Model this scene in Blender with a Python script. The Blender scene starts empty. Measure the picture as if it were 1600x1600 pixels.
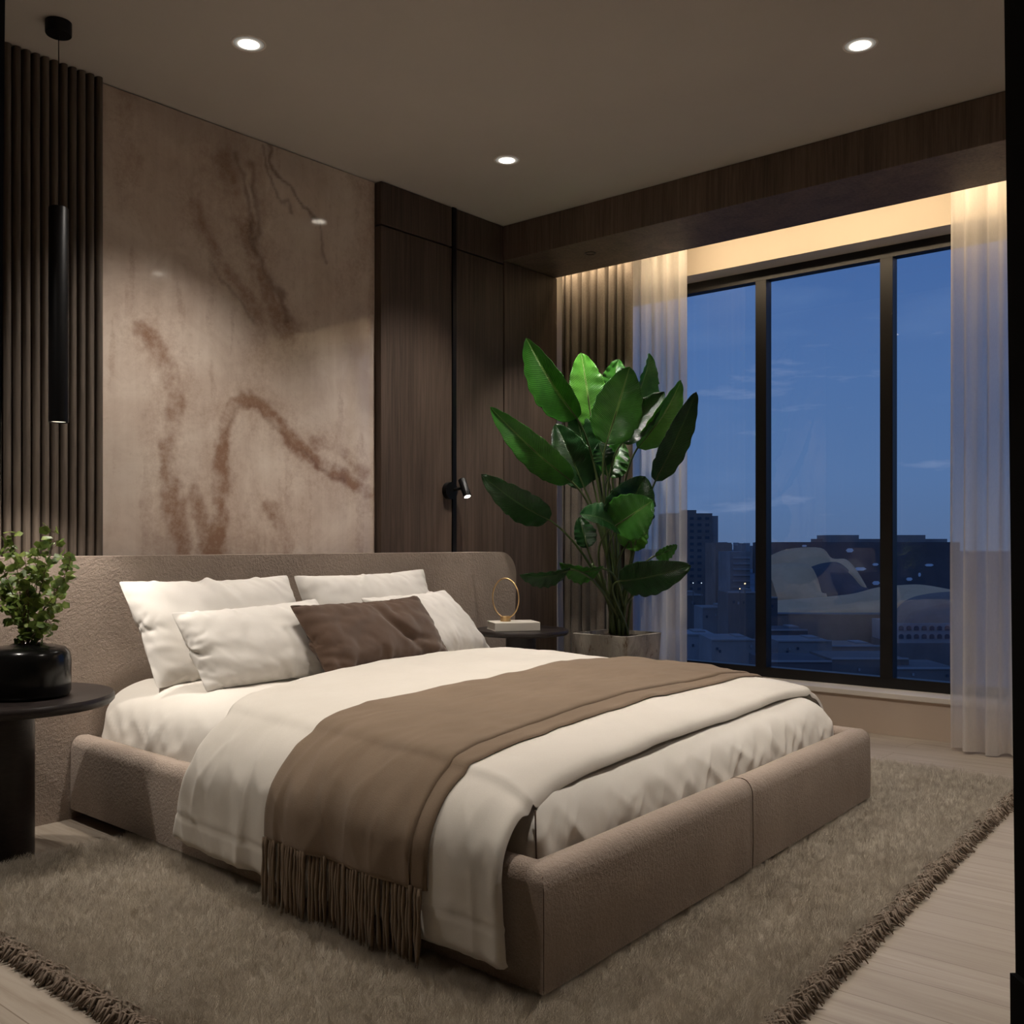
import bpy, bmesh, math, random
import numpy as np
from mathutils import Vector, Matrix, noise as mn
from mathutils.geometry import interpolate_bezier
random.seed(7)
S = bpy.context.scene
PI = math.pi

# ------------------------------------------------------------------ camera, world, exposure
AX = (0.76339, 0.64594)          # view direction on the floor plan (x along the headboard wall, y towards it)
EYE = 1.0
cd = bpy.data.cameras.new('camera'); cam = bpy.data.objects.new('camera', cd)
S.collection.objects.link(cam); S.camera = cam
cam.location = (0, 0, EYE)
cam.rotation_euler = (PI/2, 0, -math.atan2(AX[0], AX[1]))
cd.sensor_width = 36; cd.lens = 36*1560/1600; cd.shift_y = 0.03
cd.clip_start = 0.05; cd.clip_end = 6000
S.view_settings.view_transform = 'Standard'; S.view_settings.look = 'None'
S.view_settings.gamma = 1; S.view_settings.use_curve_mapping = False
S.view_settings.exposure = 0.0
S.cycles.max_bounces = 8; S.cycles.diffuse_bounces = 4; S.cycles.transparent_max_bounces = 16
S.cycles.sample_clamp_indirect = 4.0
S.cycles.use_denoising = True

DL_W = 101.0       # ceiling spots
FILL_ROOM = 1.0
COVE_W = 15.0
WARM = (1.0, 0.915, 0.82)
SPOTS = [(2.135, 3.05), (3.567, 3.05), (3.567, 1.37), (2.135, 1.37), (0.69, 3.05), (3.567, -0.31)]

def light(name, kind, loc, energy, color, **kw):
    d = bpy.data.lights.new(name, kind); d.energy = energy; d.color = color
    for k, v in kw.items(): setattr(d, k, v)
    o = bpy.data.objects.new(name, d); S.collection.objects.link(o); o.location = loc
    return o
for i, (x, y) in enumerate(SPOTS):
    light('downlight_lamp', 'SPOT', (x, y, 2.775), DL_W, WARM, spot_size=math.radians(100), spot_blend=0.85, shadow_soft_size=0.035)
cove = light('cove_light', 'AREA', (4.83, 2.0, 2.70), COVE_W, (1.0, 0.77, 0.50), shape='RECTANGLE', size=0.02, size_y=3.6)
cove.rotation_euler = (0, math.radians(-62), 0)

light('added_soffit_fill', 'SPOT', (4.50, 3.24, 2.600), 75, (1, .93, .84), spot_size=math.radians(82), spot_blend=0.6, shadow_soft_size=0.02)  # added fill light, brightens the plant leaves and heavy curtain

W = bpy.data.worlds.new('world'); S.world = W; W.use_nodes = True

# ------------------------------------------------------------------ node helpers
class NT:
    def __init__(s, tree): s.t = tree; s.n = tree.nodes; s.l = tree.links
    def a(s, typ, **kw):
        n = s.n.new(typ)
        ins = kw.pop('i', {})
        for k, v in kw.items(): setattr(n, k, v)
        for k, v in ins.items():
            if isinstance(v, bpy.types.NodeSocket): s.l.new(v, n.inputs[k])
            else: n.inputs[k].default_value = v
        return n
    def math(s, op, a, b=0.5, c=None):
        n = s.n.new('ShaderNodeMath'); n.operation = op
        for k, v in ((0, a), (1, b), (2, c)):
            if v is None: continue
            if isinstance(v, bpy.types.NodeSocket): s.l.new(v, n.inputs[k])
            else: n.inputs[k].default_value = v
        return n.outputs[0]
    def ramp(s, fac, stops, interp='LINEAR'):
        n = s.n.new('ShaderNodeValToRGB'); s.l.new(fac, n.inputs[0]); r = n.color_ramp; r.interpolation = interp
        while len(r.elements) < len(stops): r.elements.new(0.5)
        for e, (p, c) in zip(r.elements, stops): e.position = p; e.color = (*c, 1) if len(c) == 3 else c
        return n.outputs[0]
    def mix(s, fac, a, b, blend='MIX'):
        n = s.n.new('ShaderNodeMix'); n.data_type = 'RGBA'; n.blend_type = blend
        for k, v in ((0, fac), (6, a), (7, b)):
            if isinstance(v, bpy.types.NodeSocket): s.l.new(v, n.inputs[k])
            else: n.inputs[k].default_value = v if k == 0 else ((*v, 1) if len(v) == 3 else v)
        return n.outputs[2]
    def coord(s, scale=(1, 1, 1), kind='Object', rot=(0, 0, 0)):
        tc = s.n.new('ShaderNodeTexCoord'); mp = s.n.new('ShaderNodeMapping')
        s.l.new(tc.outputs[kind], mp.inputs[0]); mp.inputs['Scale'].default_value = scale; mp.inputs['Rotation'].default_value = rot
        return mp.outputs[0]
    def noise(s, vec, scale, detail=4, rough=0.55, dist=0.0, out=0):
        n = s.n.new('ShaderNodeTexNoise'); s.l.new(vec, n.inputs['Vector'])
        n.inputs['Scale'].default_value = scale; n.inputs['Detail'].default_value = detail
        n.inputs['Roughness'].default_value = rough; n.inputs['Distortion'].default_value = dist
        return n.outputs[out]
    def bump(s, h, strength=0.3, dist=0.01, normal=None):
        n = s.n.new('ShaderNodeBump'); s.l.new(h, n.inputs['Height']); n.inputs['Strength'].default_value = strength; n.inputs['Distance'].default_value = dist
        if normal is not None: s.l.new(normal, n.inputs['Normal'])
        return n.outputs[0]

def mat(name, color=(0.5, 0.5, 0.5), rough=0.6, metal=0.0, spec=0.5, sheen=0.0, coat=0.0):
    m = bpy.data.materials.new(name); m.use_nodes = True
    t = NT(m.node_tree); b = t.n['Principled BSDF']
    b.inputs['Base Color'].default_value = (*color, 1); b.inputs['Roughness'].default_value = rough
    b.inputs['Metallic'].default_value = metal; b.inputs['Specular IOR Level'].default_value = spec
    b.inputs['Sheen Weight'].default_value = sheen; b.inputs['Coat Weight'].default_value = coat
    return m, t, b

# world: dusk sky
wt = NT(W.node_tree); bg = wt.n['Background']
tc = wt.a('ShaderNodeTexCoord'); sx = wt.a('ShaderNodeSeparateXYZ'); wt.l.new(tc.outputs['Generated'], sx.inputs[0])
g = wt.ramp(sx.outputs[2], [(0.0, (.080, .140, .275)), (0.06, (.080, .155, .325)), (0.16, (.068, .145, .335)), (0.30, (.045, .112, .31)), (1.0, (.03, .08, .25))])
mp = wt.a('ShaderNodeMapping', i={'Vector': tc.outputs['Generated'], 'Scale': (3.0, 3.0, 14.0)})
cn = wt.noise(mp.outputs[0], 1.6, 6, 0.55, 0.4)
cf = wt.math('MULTIPLY', wt.ramp(cn, [(0.5, (0, 0, 0)), (0.75, (1, 1, 1))]), 0.35)
mp2 = wt.a('ShaderNodeMapping', i={'Vector': tc.outputs['Generated'], 'Scale': (6.0, 6.0, 34.0), 'Location': (0.3, 0.1, 0)})
cn2 = wt.noise(mp2.outputs[0], 1.3, 5, 0.6, 0.2)
cf2 = wt.math('MULTIPLY', wt.ramp(cn2, [(0.62, (0, 0, 0)), (0.74, (1, 1, 1))]), 0.28)
c1 = wt.mix(cf, g, (.13, .22, .42)); c2 = wt.mix(cf2, c1, (.28, .34, .50))
wt.l.new(c2, bg.inputs[0]); bg.inputs[1].default_value = 1.15

# ------------------------------------------------------------------ materials
def wood_mat(name, dark, light_, grain=(28, 28, 0.9), rough=0.5, bumpv=0.25, seam=None):
    m, t, b = mat(name, rough=rough, spec=0.35)
    v = t.coord(grain)
    n1 = t.noise(v, 2.2, 8, 0.65, 0.6)
    v2 = t.coord((grain[0]*.16, grain[1]*.16, grain[2]*.35))
    n2 = t.noise(v2, 1.4, 4, 0.6, 0.8)
    f = t.math('ADD', t.math('MULTIPLY', n1, 0.6), t.math('MULTIPLY', n2, 0.4))
    col = t.ramp(f, [(0.34, dark), (0.5, tuple((p+q)/2 for p, q in zip(dark, light_))), (0.66, light_)])
    t.l.new(col, b.inputs['Base Color'])
    t.l.new(t.bump(n1, bumpv, 0.004), b.inputs['Normal'])
    return m
M = {}
M['wenge'] = wood_mat('dark_wood', (.036, .025, .019), (.118, .083, .063))
M['wenge_beam'] = wood_mat('dark_wood_beam', (.052, .037, .028), (.175, .122, .090), grain=(28, 28, 1.2))
M['slat'] = wood_mat('slat_wood', (.058, .046, .037), (.165, .132, .105), grain=(30, 30, 1.4))
M['table'] = wood_mat('table_wood', (.012, .009, .0085), (.032, .024, .022), grain=(9, 60, 60), rough=0.38, bumpv=.1)

def fabric(name, c, c2=None, scale=260, bumpv=0.3, dist=0.002, rough=0.9, sheen=0.15, lump=0, lumpv=.3, lumpd=.004):
    m, t, b = mat(name, rough=rough, spec=0.15, sheen=sheen)
    v = t.coord(); n1 = t.noise(v, scale, 3, .6); n2 = t.noise(v, 3.5, 4, .6)
    c2 = c2 or tuple(x*.86 for x in c)
    f = t.math('ADD', t.math('MULTIPLY', n1, .45), t.math('MULTIPLY', n2, .55))
    t.l.new(t.ramp(f, [(.35, c2), (.62, c)]), b.inputs['Base Color'])
    nb = t.bump(n1, bumpv, dist)
    if lump:
        vo = t.noise(v, lump, 2, .5, .2); nb = t.bump(vo, lumpv, lumpd, nb)
    t.l.new(nb, b.inputs['Normal'])
    return m
M['boucle'] = fabric('boucle', (.375, .300, .246), (.265, .208, .168), 240, .6, .003, lump=95, lumpv=.45, lumpd=.006)
M['linen_white'] = fabric('linen_white', (.80, .765, .705), (.75, .715, .655), 300, .12, .001, lump=7, lumpv=.35, lumpd=.02)
M['linen_sheet'] = fabric('linen_sheet', (.74, .70, .64), (.70, .655, .59), 300, .12, .001, lump=6, lumpv=.12, lumpd=.02)
M['linen_duvet'] = fabric('linen_duvet', (.68, .635, .57), (.63, .585, .52), 300, .15, .001, lump=7, lumpv=.15, lumpd=.02)
M['pillow_white'] = fabric('pillow_white', (.76, .725, .68), (.72, .685, .635), 300, .1, .001, lump=9, lumpv=.12, lumpd=.02)
M['pillow_brown'] = fabric('pillow_brown', (.108, .066, .045), (.080, .049, .034), 380, .35, .001, lump=10, lumpv=.12, lumpd=.02, sheen=.2)
M['throw'] = fabric('throw_wool', (.225, .162, .110), (.178, .126, .084), 420, .5, .0015, lump=8, lumpv=.1, lumpd=.02)
M['drape'] = fabric('heavy_curtain', (.215, .180, .150), (.135, .112, .092), 160, .5, .003)
M['black_metal'] = mat('black_metal', (.010, .010, .011), .38, .6)[0]
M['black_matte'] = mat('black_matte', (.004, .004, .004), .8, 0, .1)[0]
M['frame'] = mat('window_frame_black', (.010, .009, .009), .42, .3)[0]
M['ceramic'] = mat('black_ceramic', (.006, .006, .006), .2, 0, .35)[0]
M['brass'] = mat('brass', (.92, .64, .32), .32, 1.0)[0]
M['paper'] = mat('book_cover', (.66, .62, .55), .6)[0]
M['pages'] = mat('book_pages', (.58, .53, .46), .9)[0]

def plaster(name, c, rough=.85):
    m, t, b = mat(name, rough=rough, spec=.25); v = t.coord()
    n = t.noise(v, 1.6, 5, .55); n2 = t.noise(v, 90, 3, .6)
    t.l.new(t.ramp(n, [(.3, tuple(x*.93 for x in c)), (.7, c)]), b.inputs['Base Color'])
    t.l.new(t.bump(n2, .08, .002), b.inputs['Normal']); return m
M['ceiling'] = plaster('ceiling_paint', (.50, .46, .415))
M['wall'] = plaster('wall_plaster', (.42, .36, .30))
M['cream'] = plaster('cream_plaster', (.62, .54, .44))
M['sill'] = plaster('sill_stone', (.70, .64, .57), .5)
M['parapet'] = plaster('parapet_plaster', (.56, .45, .355), .75)

# floor planks running along y
m, t, b = mat('oak_planks', rough=.42, spec=.4)
v = t.coord(); sp = t.a('ShaderNodeSeparateXYZ', i={0: v})
br = t.a('ShaderNodeTexBrick', offset=.37, i={'Scale': 1.0, 'Mortar Size': .0016, 'Brick Width': 1.9, 'Row Height': .155, 'Bias': 0.0, 'Color1': (.0, .0, .0, 1), 'Color2': (1, 1, 1, 1), 'Mortar': (.5, .5, .5, 1)})
vr = t.coord(rot=(0, 0, PI/2)); t.l.new(vr, br.inputs['Vector'])
vg = t.coord((22, 1.1, 1)); 
va = t.a('ShaderNodeVectorMath', operation='ADD', i={0: vg, 1: br.outputs['Color']})
gn = t.noise(va.outputs[0], 1.8, 8, .6, .7)
base = t.ramp(gn, [(.3, (.265, .215, .165)), (.5, (.36, .305, .248)), (.75, (.42, .365, .305))])
tone = t.mix(t.math('MULTIPLY', br.outputs['Color'], .5), base, (.30, .25, .195))
colr = t.mix(t.math('MULTIPLY', br.outputs['Fac'], .7), tone, (.16, .12, .085))
t.l.new(colr, b.inputs['Base Color'])
t.l.new(t.bump(t.math('SUBTRACT', t.math('MULTIPLY', gn, .25), br.outputs['Fac']), .35, .002), b.inputs['Normal'])
M['oak'] = m

# rug
def rugmat(name, c1, c2):
    m, t, b = mat(name, rough=.95, spec=.1)
    v = t.coord(); n = t.noise(v, 3.2, 5, .6, .6)
    hi = t.a('ShaderNodeHairInfo')
    f = t.math('ADD', t.math('MULTIPLY', n, .6), t.math('MULTIPLY', hi.outputs['Random'], .4))
    t.l.new(t.ramp(f, [(.3, c1), (.7, c2)]), b.inputs['Base Color']); return m
M['rug'] = rugmat('rug_pile', (.44, .385, .315), (.66, .60, .51))
M['rug_fringe'] = rugmat('rug_fringe', (.20, .155, .12), (.40, .32, .25))

# marble panel: base noise + a vein attribute stored on its mesh
m, t, b = mat('marble', rough=.07, spec=.5, coat=.15)
v = t.coord(); at_ = t.a('ShaderNodeAttribute', attribute_name='vein')
spv = t.a('ShaderNodeSeparateXYZ', i={0: at_.outputs['Vector']})
big = t.noise(v, 1.5, 7, .62, 1.2); mid = t.noise(v, 6.5, 8, .68, .8); fine = t.noise(v, 60, 4, .7); st = t.noise(t.coord((9, 9, 1.0)), 2.0, 5, .6, .4)
f = t.math('ADD', t.math('MULTIPLY', big, .5), t.math('ADD', t.math('MULTIPLY', mid, .3), t.math('MULTIPLY', st, .2)))
c0 = t.ramp(f, [(.36, (.46, .365, .30)), (.46, (.58, .475, .40)), (.54, (.66, .56, .48)), (.64, (.73, .64, .56))])
gr = t.math('MULTIPLY', spv.outputs[2], .8)
c0 = t.mix(gr, c0, (.25, .19, .165))
grn = t.math('ADD', t.math('MULTIPLY', t.noise(v, 30, 6, .7), .75), t.math('MULTIPLY', fine, .25))
w1 = t.ramp(t.math('ADD', spv.outputs[0], t.math('MULTIPLY', t.math('SUBTRACT', grn, .5), 1.1)), [(.10, (0, 0, 0)), (.50, (.38, .38, .38)), (1.05, (.95, .95, .95))])
c1_ = t.mix(w1, c0, (.255, .145, .095))
w2 = t.math('MULTIPLY', spv.outputs[1], t.ramp(mid, [(.3, (.4, .4, .4)), (.6, (1, 1, 1))]))
c2_ = t.mix(w2, c1_, (.10, .052, .034))
spk = t.ramp(t.noise(v, 34, 6, .75), [(.66, (0, 0, 0)), (.72, (1, 1, 1))])
c3_ = t.mix(t.math('MULTIPLY', spk, .35), c2_, (.55, .45, .37))
t.l.new(c3_, b.inputs['Base Color']); t.l.new(t.bump(fine, .03, .001), b.inputs['Normal'])
M['marble'] = m

# planter stone
m, t, b = mat('travertine', rough=.7)
n = t.noise(t.coord((1, 1, .5)), 6, 8, .7, 1.4); n2 = t.noise(t.coord((3, 3, 1)), 9, 6, .7, .5)
c = t.ramp(n, [(.3, (.14, .12, .10)), (.45, (.36, .33, .28)), (.6, (.50, .46, .40))])
c = t.mix(t.ramp(n2, [(.58, (0, 0, 0)), (.66, (1, 1, 1))]), c, (.16, .11, .075))
t.l.new(c, b.inputs['Base Color']); t.l.new(t.bump(n2, .4, .004), b.inputs['Normal']); M['stone'] = m
m, t, b = mat('soil', rough=.95)
n = t.noise(t.coord(), 60, 4, .7); t.l.new(t.ramp(n, [(.35, (.012, .008, .006)), (.7, (.075, .045, .028))]), b.inputs['Base Color'])
t.l.new(t.bump(n, 1, .01), b.inputs['Normal']); M['soil'] = m

def leafmat(name, c1, c2, rib, veins=46):
    m, t, b = mat(name, rough=.30, spec=.5)
    uv = t.a('ShaderNodeUVMap'); sp = t.a('ShaderNodeSeparateXYZ', i={0: uv.outputs[0]})   # u across -1..1, v along
    au = t.math('ABSOLUTE', sp.outputs[0])
    k = t.math('SUBTRACT', t.math('MULTIPLY', sp.outputs[1], veins), t.math('MULTIPLY', au, 7.0))
    w = t.math('SINE', t.math('MULTIPLY', k, 2*PI))
    n = t.noise(t.coord(), 9, 4, .6)
    c = t.ramp(t.math('ADD', t.math('MULTIPLY', w, .13), n), [(.3, c1), (.65, c2)])
    ribf = t.ramp(au, [(.0, (1, 1, 1)), (.035, (1, 1, 1)), (.06, (0, 0, 0))])
    c = t.mix(ribf, c, rib)
    t.l.new(c, b.inputs['Base Color']); t.l.new(t.bump(w, .45, .003), b.inputs['Normal'])
    tr = t.a('ShaderNodeBsdfTranslucent', i={'Color': c}); mx = t.a('ShaderNodeMixShader', i={0: .22, 1: b.outputs[0], 2: tr.outputs[0]})
    t.l.new(mx.outputs[0], t.n['Material Output'].inputs[0]); return m
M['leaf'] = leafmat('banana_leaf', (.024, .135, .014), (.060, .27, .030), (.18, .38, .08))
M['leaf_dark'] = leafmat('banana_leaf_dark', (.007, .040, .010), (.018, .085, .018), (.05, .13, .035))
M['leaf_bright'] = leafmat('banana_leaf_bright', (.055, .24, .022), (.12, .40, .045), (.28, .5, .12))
M['stem'] = mat('petiole', (.055, .085, .024), .45)[0]
m, t, b = mat('herb_leaf', rough=.5)
n = t.noise(t.coord(), 22, 3, .6); t.l.new(t.ramp(n, [(.35, (.05, .10, .018)), (.5, (.14, .22, .04)), (.62, (.30, .38, .08))]), b.inputs['Base Color'])
tr = t.a('ShaderNodeBsdfTranslucent', i={'Color': (.2, .28, .06, 1)}); mx = t.a('ShaderNodeMixShader', i={0: .25, 1: b.outputs[0], 2: tr.outputs[0]})
t.l.new(mx.outputs[0], t.n['Material Output'].inputs[0]); M['herb'] = m
M['twig'] = mat('twig', (.13, .08, .045), .7)[0]

# sheer curtain, glass, lamps
m, t, b = mat('sheer', (.70, .64, .56), .9)
tcn = t.coord((1, 1, 1)); fine = t.noise(t.coord((500, 500, 60)), 1, 2, .5)
diff = t.a('ShaderNodeBsdfDiffuse', i={'Color': (.90, .85, .78, 1)}); trl = t.a('ShaderNodeBsdfTranslucent', i={'Color': (.90, .85, .78, 1)})
mx1 = t.a('ShaderNodeMixShader', i={0: .5, 1: diff.outputs[0], 2: trl.outputs[0]})
tp = t.a('ShaderNodeBsdfTransparent')
lw = t.a('ShaderNodeLayerWeight', i={'Blend': .35})
fac = t.math('ADD', t.math('MULTIPLY', lw.outputs['Facing'], .55), t.math('ADD', t.math('MULTIPLY', fine, .14), .58))
fac = t.math('MINIMUM', fac, .95)
mx2 = t.a('ShaderNodeMixShader', i={0: fac, 1: tp.outputs[0], 2: mx1.outputs[0]})
t.l.new(mx2.outputs[0], t.n['Material Output'].inputs[0]); M['sheer'] = m
m = bpy.data.materials.new('window_glass'); m.use_nodes = True; t = NT(m.node_tree); t.n.remove(t.n['Principled BSDF'])
fr = t.a('ShaderNodeFresnel', i={'IOR': 1.5}); gl = t.a('ShaderNodeBsdfGlossy', i={'Roughness': .0}); tp = t.a('ShaderNodeBsdfTransparent', i={'Color': (.97, .98, .985, 1)})
mx = t.a('ShaderNodeMixShader', i={0: t.math('MULTIPLY', fr.outputs[0], 1.3), 1: tp.outputs[0], 2: gl.outputs[0]})
t.l.new(mx.outputs[0], t.n['Material Output'].inputs[0]); M['glass'] = m
def emis(name, c, s):
    m = bpy.data.materials.new(name); m.use_nodes = True; t = NT(m.node_tree); t.n.remove(t.n['Principled BSDF'])
    e = t.a('ShaderNodeEmission', i={'Color': (*c, 1), 'Strength': s}); t.l.new(e.outputs[0], t.n['Material Output'].inputs[0]); return m
M['lamp'] = emis('lamp_lens', (1, .9, .76), 9.0); M['lamp_small'] = emis('lamp_lens_small', (1, .88, .72), 14.0)
M['led'] = emis('led_strip', (1, .72, .42), 4.0); M['pendant_lens'] = emis('pendant_lens', (1, .85, .66), 1.6)
M['citylight'] = emis('city_light', (1, .72, .4), 2.0); M['citylight_cool'] = emis('city_light_cool', (.7, .85, 1), 1.1)
m = M['lamp']; t = NT(m.node_tree); e_ = [n for n in t.n if n.type == 'EMISSION'][0]
ln_ = t.a('ShaderNodeVectorMath', operation='LENGTH', i={0: t.coord((1, 1, 0))}); t.l.new(t.math('ADD', t.math('MULTIPLY', t.ramp(ln_.outputs['Value'], [(.031, (1, 1, 1)), (.0385, (.06, .06, .06)), (.047, (.025, .025, .025)), (.058, (.012, .012, .012))], 'EASE'), 9.0), 0.0), e_.inputs['Strength'])
M['white_trim'] = mat('white_trim', (.75, .70, .64), .5)[0]

# ------------------------------------------------------------------ mesh helpers
def link(o, parent=None):
    S.collection.objects.link(o)
    if parent is not None:
        o.parent = parent
        o.matrix_parent_inverse = Matrix.Identity(4)
    return o
def obj(name, verts, faces, m, parent=None, smooth=False, origin=None):
    """one mesh object, vertices given in world metres"""
    me = bpy.data.meshes.new(name)
    po = Vector((0, 0, 0))
    if parent is not None: po = ORG[parent.name]
    vs = [Vector(v) for v in verts]
    if origin is None:
        if parent is None:
            lo = [min(v[k] for v in vs) for k in range(3)]; hi = [max(v[k] for v in vs) for k in range(3)]
            origin = Vector(((lo[0]+hi[0])/2, (lo[1]+hi[1])/2, lo[2]))
        else: origin = po
    origin = Vector(origin)
    me.from_pydata([tuple(v-origin) for v in vs], [], faces); me.update()
    if m is not None: me.materials.append(m)
    if smooth: me.polygons.foreach_set('use_smooth', [True]*len(me.polygons))
    o = bpy.data.objects.new(name, me); link(o, parent); o.location = origin-po
    ORG[o.name] = origin
    return o
ORG = {}
def obj_bm(name, bm, m, parent=None, smooth=False, origin=None):
    bm.verts.index_update()
    vs = [v.co.copy() for v in bm.verts]; fs = [[v.index for v in f.verts] for f in bm.faces]; bm.free()
    return obj(name, vs, fs, m, parent, smooth, origin)
def tag(o, label=None, cat=None, group=None, kind=None):
    if label: o['label'] = label
    if cat: o['category'] = cat
    if group: o['group'] = group
    if kind: o['kind'] = kind
    return o
def empty(name, loc, label, cat, group=None):
    o = bpy.data.objects.new(name, None); S.collection.objects.link(o); o.location = loc; o.empty_display_size = .1
    ORG[o.name] = Vector(loc); return tag(o, label, cat, group)
def bevel(bm, w, seg=2, edges=None):
    bmesh.ops.bevel(bm, geom=edges or list(bm.edges), offset=w, segments=seg, affect='EDGES', profile=.5)
def box_bm(x0, x1, y0, y1, z0, z1, bev=0, seg=2, bm=None):
    b2 = bmesh.new()
    vs = [b2.verts.new((x, y, z)) for x in (x0, x1) for y in (y0, y1) for z in (z0, z1)]
    for f in ((0, 1, 3, 2), (4, 6, 7, 5), (0, 4, 5, 1), (2, 3, 7, 6), (0, 2, 6, 4), (1, 5, 7, 3)): b2.faces.new([vs[i] for i in f])
    if bev: bevel(b2, bev, seg)
    if bm is None: return b2
    me = bpy.data.meshes.new('t'); b2.to_mesh(me); b2.free(); bm.from_mesh(me); bpy.data.meshes.remove(me); return bm
def box(name, x0, x1, y0, y1, z0, z1, m, parent=None, bev=0, seg=2, smooth=False):
    return obj_bm(name, box_bm(x0, x1, y0, y1, z0, z1, bev, seg), m, parent, smooth)
def struct(o): o['kind'] = 'structure'; return o
def lathe(name, cx, cy, prof, m, parent=None, n=48, smooth=True, cap=True):
    vs = []; fs = []
    for r, z in prof:
        for k in range(n):
            a = 2*PI*k/n; vs.append((cx+r*math.cos(a), cy+r*math.sin(a), z))
    for i in range(len(prof)-1):
        for k in range(n):
            k2 = (k+1) % n; fs.append((i*n+k, i*n+k2, (i+1)*n+k2, (i+1)*n+k))
    if cap:
        fs.append(tuple(range(n-1, -1, -1))); fs.append(tuple((len(prof)-1)*n+k for k in range(n)))
    o = obj(name, vs, fs, m, parent, smooth)
    return o
def tube_geo(pts, rads, n=8, vs=None, fs=None):
    vs = [] if vs is None else vs; fs = [] if fs is None else fs
    pts = [Vector(p) for p in pts]; base = len(vs); N = len(pts); up = None
    for i, p in enumerate(pts):
        d = (pts[min(i+1, N-1)]-pts[max(i-1, 0)]).normalized()
        if up is None: up = d.orthogonal().normalized()
        up = (up-d*up.dot(d)).normalized(); side = d.cross(up)
        r = rads[i] if hasattr(rads, '__len__') else rads
        for k in range(n):
            a = 2*PI*k/n; vs.append(p+up*math.cos(a)*r+side*math.sin(a)*r)
    for i in range(N-1):
        for k in range(n):
            k2 = (k+1) % n; fs.append((base+i*n+k, base+i*n+k2, base+(i+1)*n+k2, base+(i+1)*n+k))
    fs.append(tuple(base+k for k in range(n-1, -1, -1))); fs.append(tuple(base+(N-1)*n+k for k in range(n)))
    return vs, fs
def bez(p0, p1, p2, p3, n): return [Vector(v) for v in interpolate_bezier(Vector(p0), Vector(p1), Vector(p2), Vector(p3), n)]
def autosmooth(o, ang=40):
    me = o.data; me.polygons.foreach_set('use_smooth', [True]*len(me.polygons))
    bm = bmesh.new(); bm.from_mesh(me)
    for e in bm.edges:
        if len(e.link_faces) == 2 and e.calc_face_angle(0) > math.radians(ang): e.smooth = False
    bm.to_mesh(me); bm.free(); return o
def pix(px, py, t):
    """point of the place seen in the photograph at (px, py), t metres ahead of the eye"""
    x = (px-800)/1560*t
    return Vector((x*AX[1]+t*AX[0], -x*AX[0]+t*AX[1], EYE-(py-848)/1560*t))

# ------------------------------------------------------------------ room shell
YW = 3.70; XW = 5.23; HC = 2.80; X0 = -1.6; Y0 = -1.9; YP = 3.86
struct(box('floor', X0-.2, XW+.3, Y0-.2, YP+.2, -.10, 0, M['oak']))
struct(box('ceiling', X0-.2, XW+.3, Y0-.2, YP+.2, HC, HC+.12, M['ceiling']))
struct(box('wall_back', X0-.2, XW+.3, YP, YP+.2, 0, HC, M['cream']))
struct(box('wall_left', X0-.2, X0, Y0, YP, 0, HC, M['wall']))
struct(box('wall_front', X0-.2, XW+.3, Y0-.2, Y0, 0, HC, M['wall']))
# window wall with opening
WY0, WY1, WZ0, WZ1 = 0.5, YP-.06, .21, 2.593
bm = box_bm(XW, XW+.30, Y0, YP, 0, WZ0)
struct(obj_bm('wall_right', bm, M['parapet']))
bm = box_bm(XW, XW+.30, Y0, YP, WZ1, HC); box_bm(XW, XW+.30, Y0, WY0, WZ0, WZ1, bm=bm); box_bm(XW, XW+.30, WY1, YP, WZ0, WZ1, bm=bm)
struct(obj_bm('wall_right', bm, M['cream']))
struct(box('trim_1', XW-.012, XW+.17, WY0, WY1, WZ0-.02, WZ0+.008, M['sill'], bev=.003))
# wood clad beam and the core behind the cladding
struct(box('trim_2', 4.30, 4.79, Y0, YP, 2.603, HC-.001, M['wenge_beam'], bev=.003))
struct(box('wall_back', 1.93, 3.364, 3.755, YP, 0, HC-.002, M['wall']))

# cladding panels
def panel(x0, x1, z0, z1, label, y=YW):
    o = box('wood_panel', x0, x1, y, YP-.001, z0, z1, M['wenge'], bev=.003)
    return tag(o, label, 'wall panel', 'dark wood cladding panels beside the window')
panel(3.366, 3.874, .0, 2.578, 'tall dark wood wall panel between marble slab and black lamp track')
panel(3.903, 4.298, .0, 2.578, 'tall dark wood wall panel between black lamp track and room corner')
panel(3.366, 3.874, 2.586, HC-.003, 'short dark wood panel under ceiling, left of black track')
panel(3.903, 4.298, 2.586, HC-.003, 'short dark wood panel under ceiling in the room corner')
panel(4.301, 4.79, .0, 2.600, 'dark wood panel under the beam end, behind the tall leafy plant', y=YW-.004)
# slats
vs = []; fs = []; n = 0; per = .0345; x = 0.0
prof = []
xs = 1.932
while xs > 0.1:
    for u, d in ((0, .0), (.0015, .022), (.006, .032), (.012, .036), (.020, .036), (.026, .032), (.0295, .022), (.031, 0)):
        prof.append((xs-u, 3.735-d))
    xs -= per
prof.append((0.05, 3.735))
for (x, y) in prof: vs += [(x, y, 0), (x, y, HC-.002)]
for i in range(len(prof)-1): fs.append((2*i, 2*i+1, 2*i+3, 2*i+2))
k = len(vs); vs += [(1.932, YP-.001, 0), (1.932, YP-.001, HC-.002), (.05, YP-.001, 0), (.05, YP-.001, HC-.002)]
fs += [(k, k+1, 1, 0), (2*len(prof)-2, 2*len(prof)-1, k+3, k+2)]
o = obj('slatted_panel', vs, fs, M['slat']); autosmooth(o, 50)
tag(o, 'ribbed vertical wood slat panel on the wall left of the marble', 'wall panel')

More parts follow.
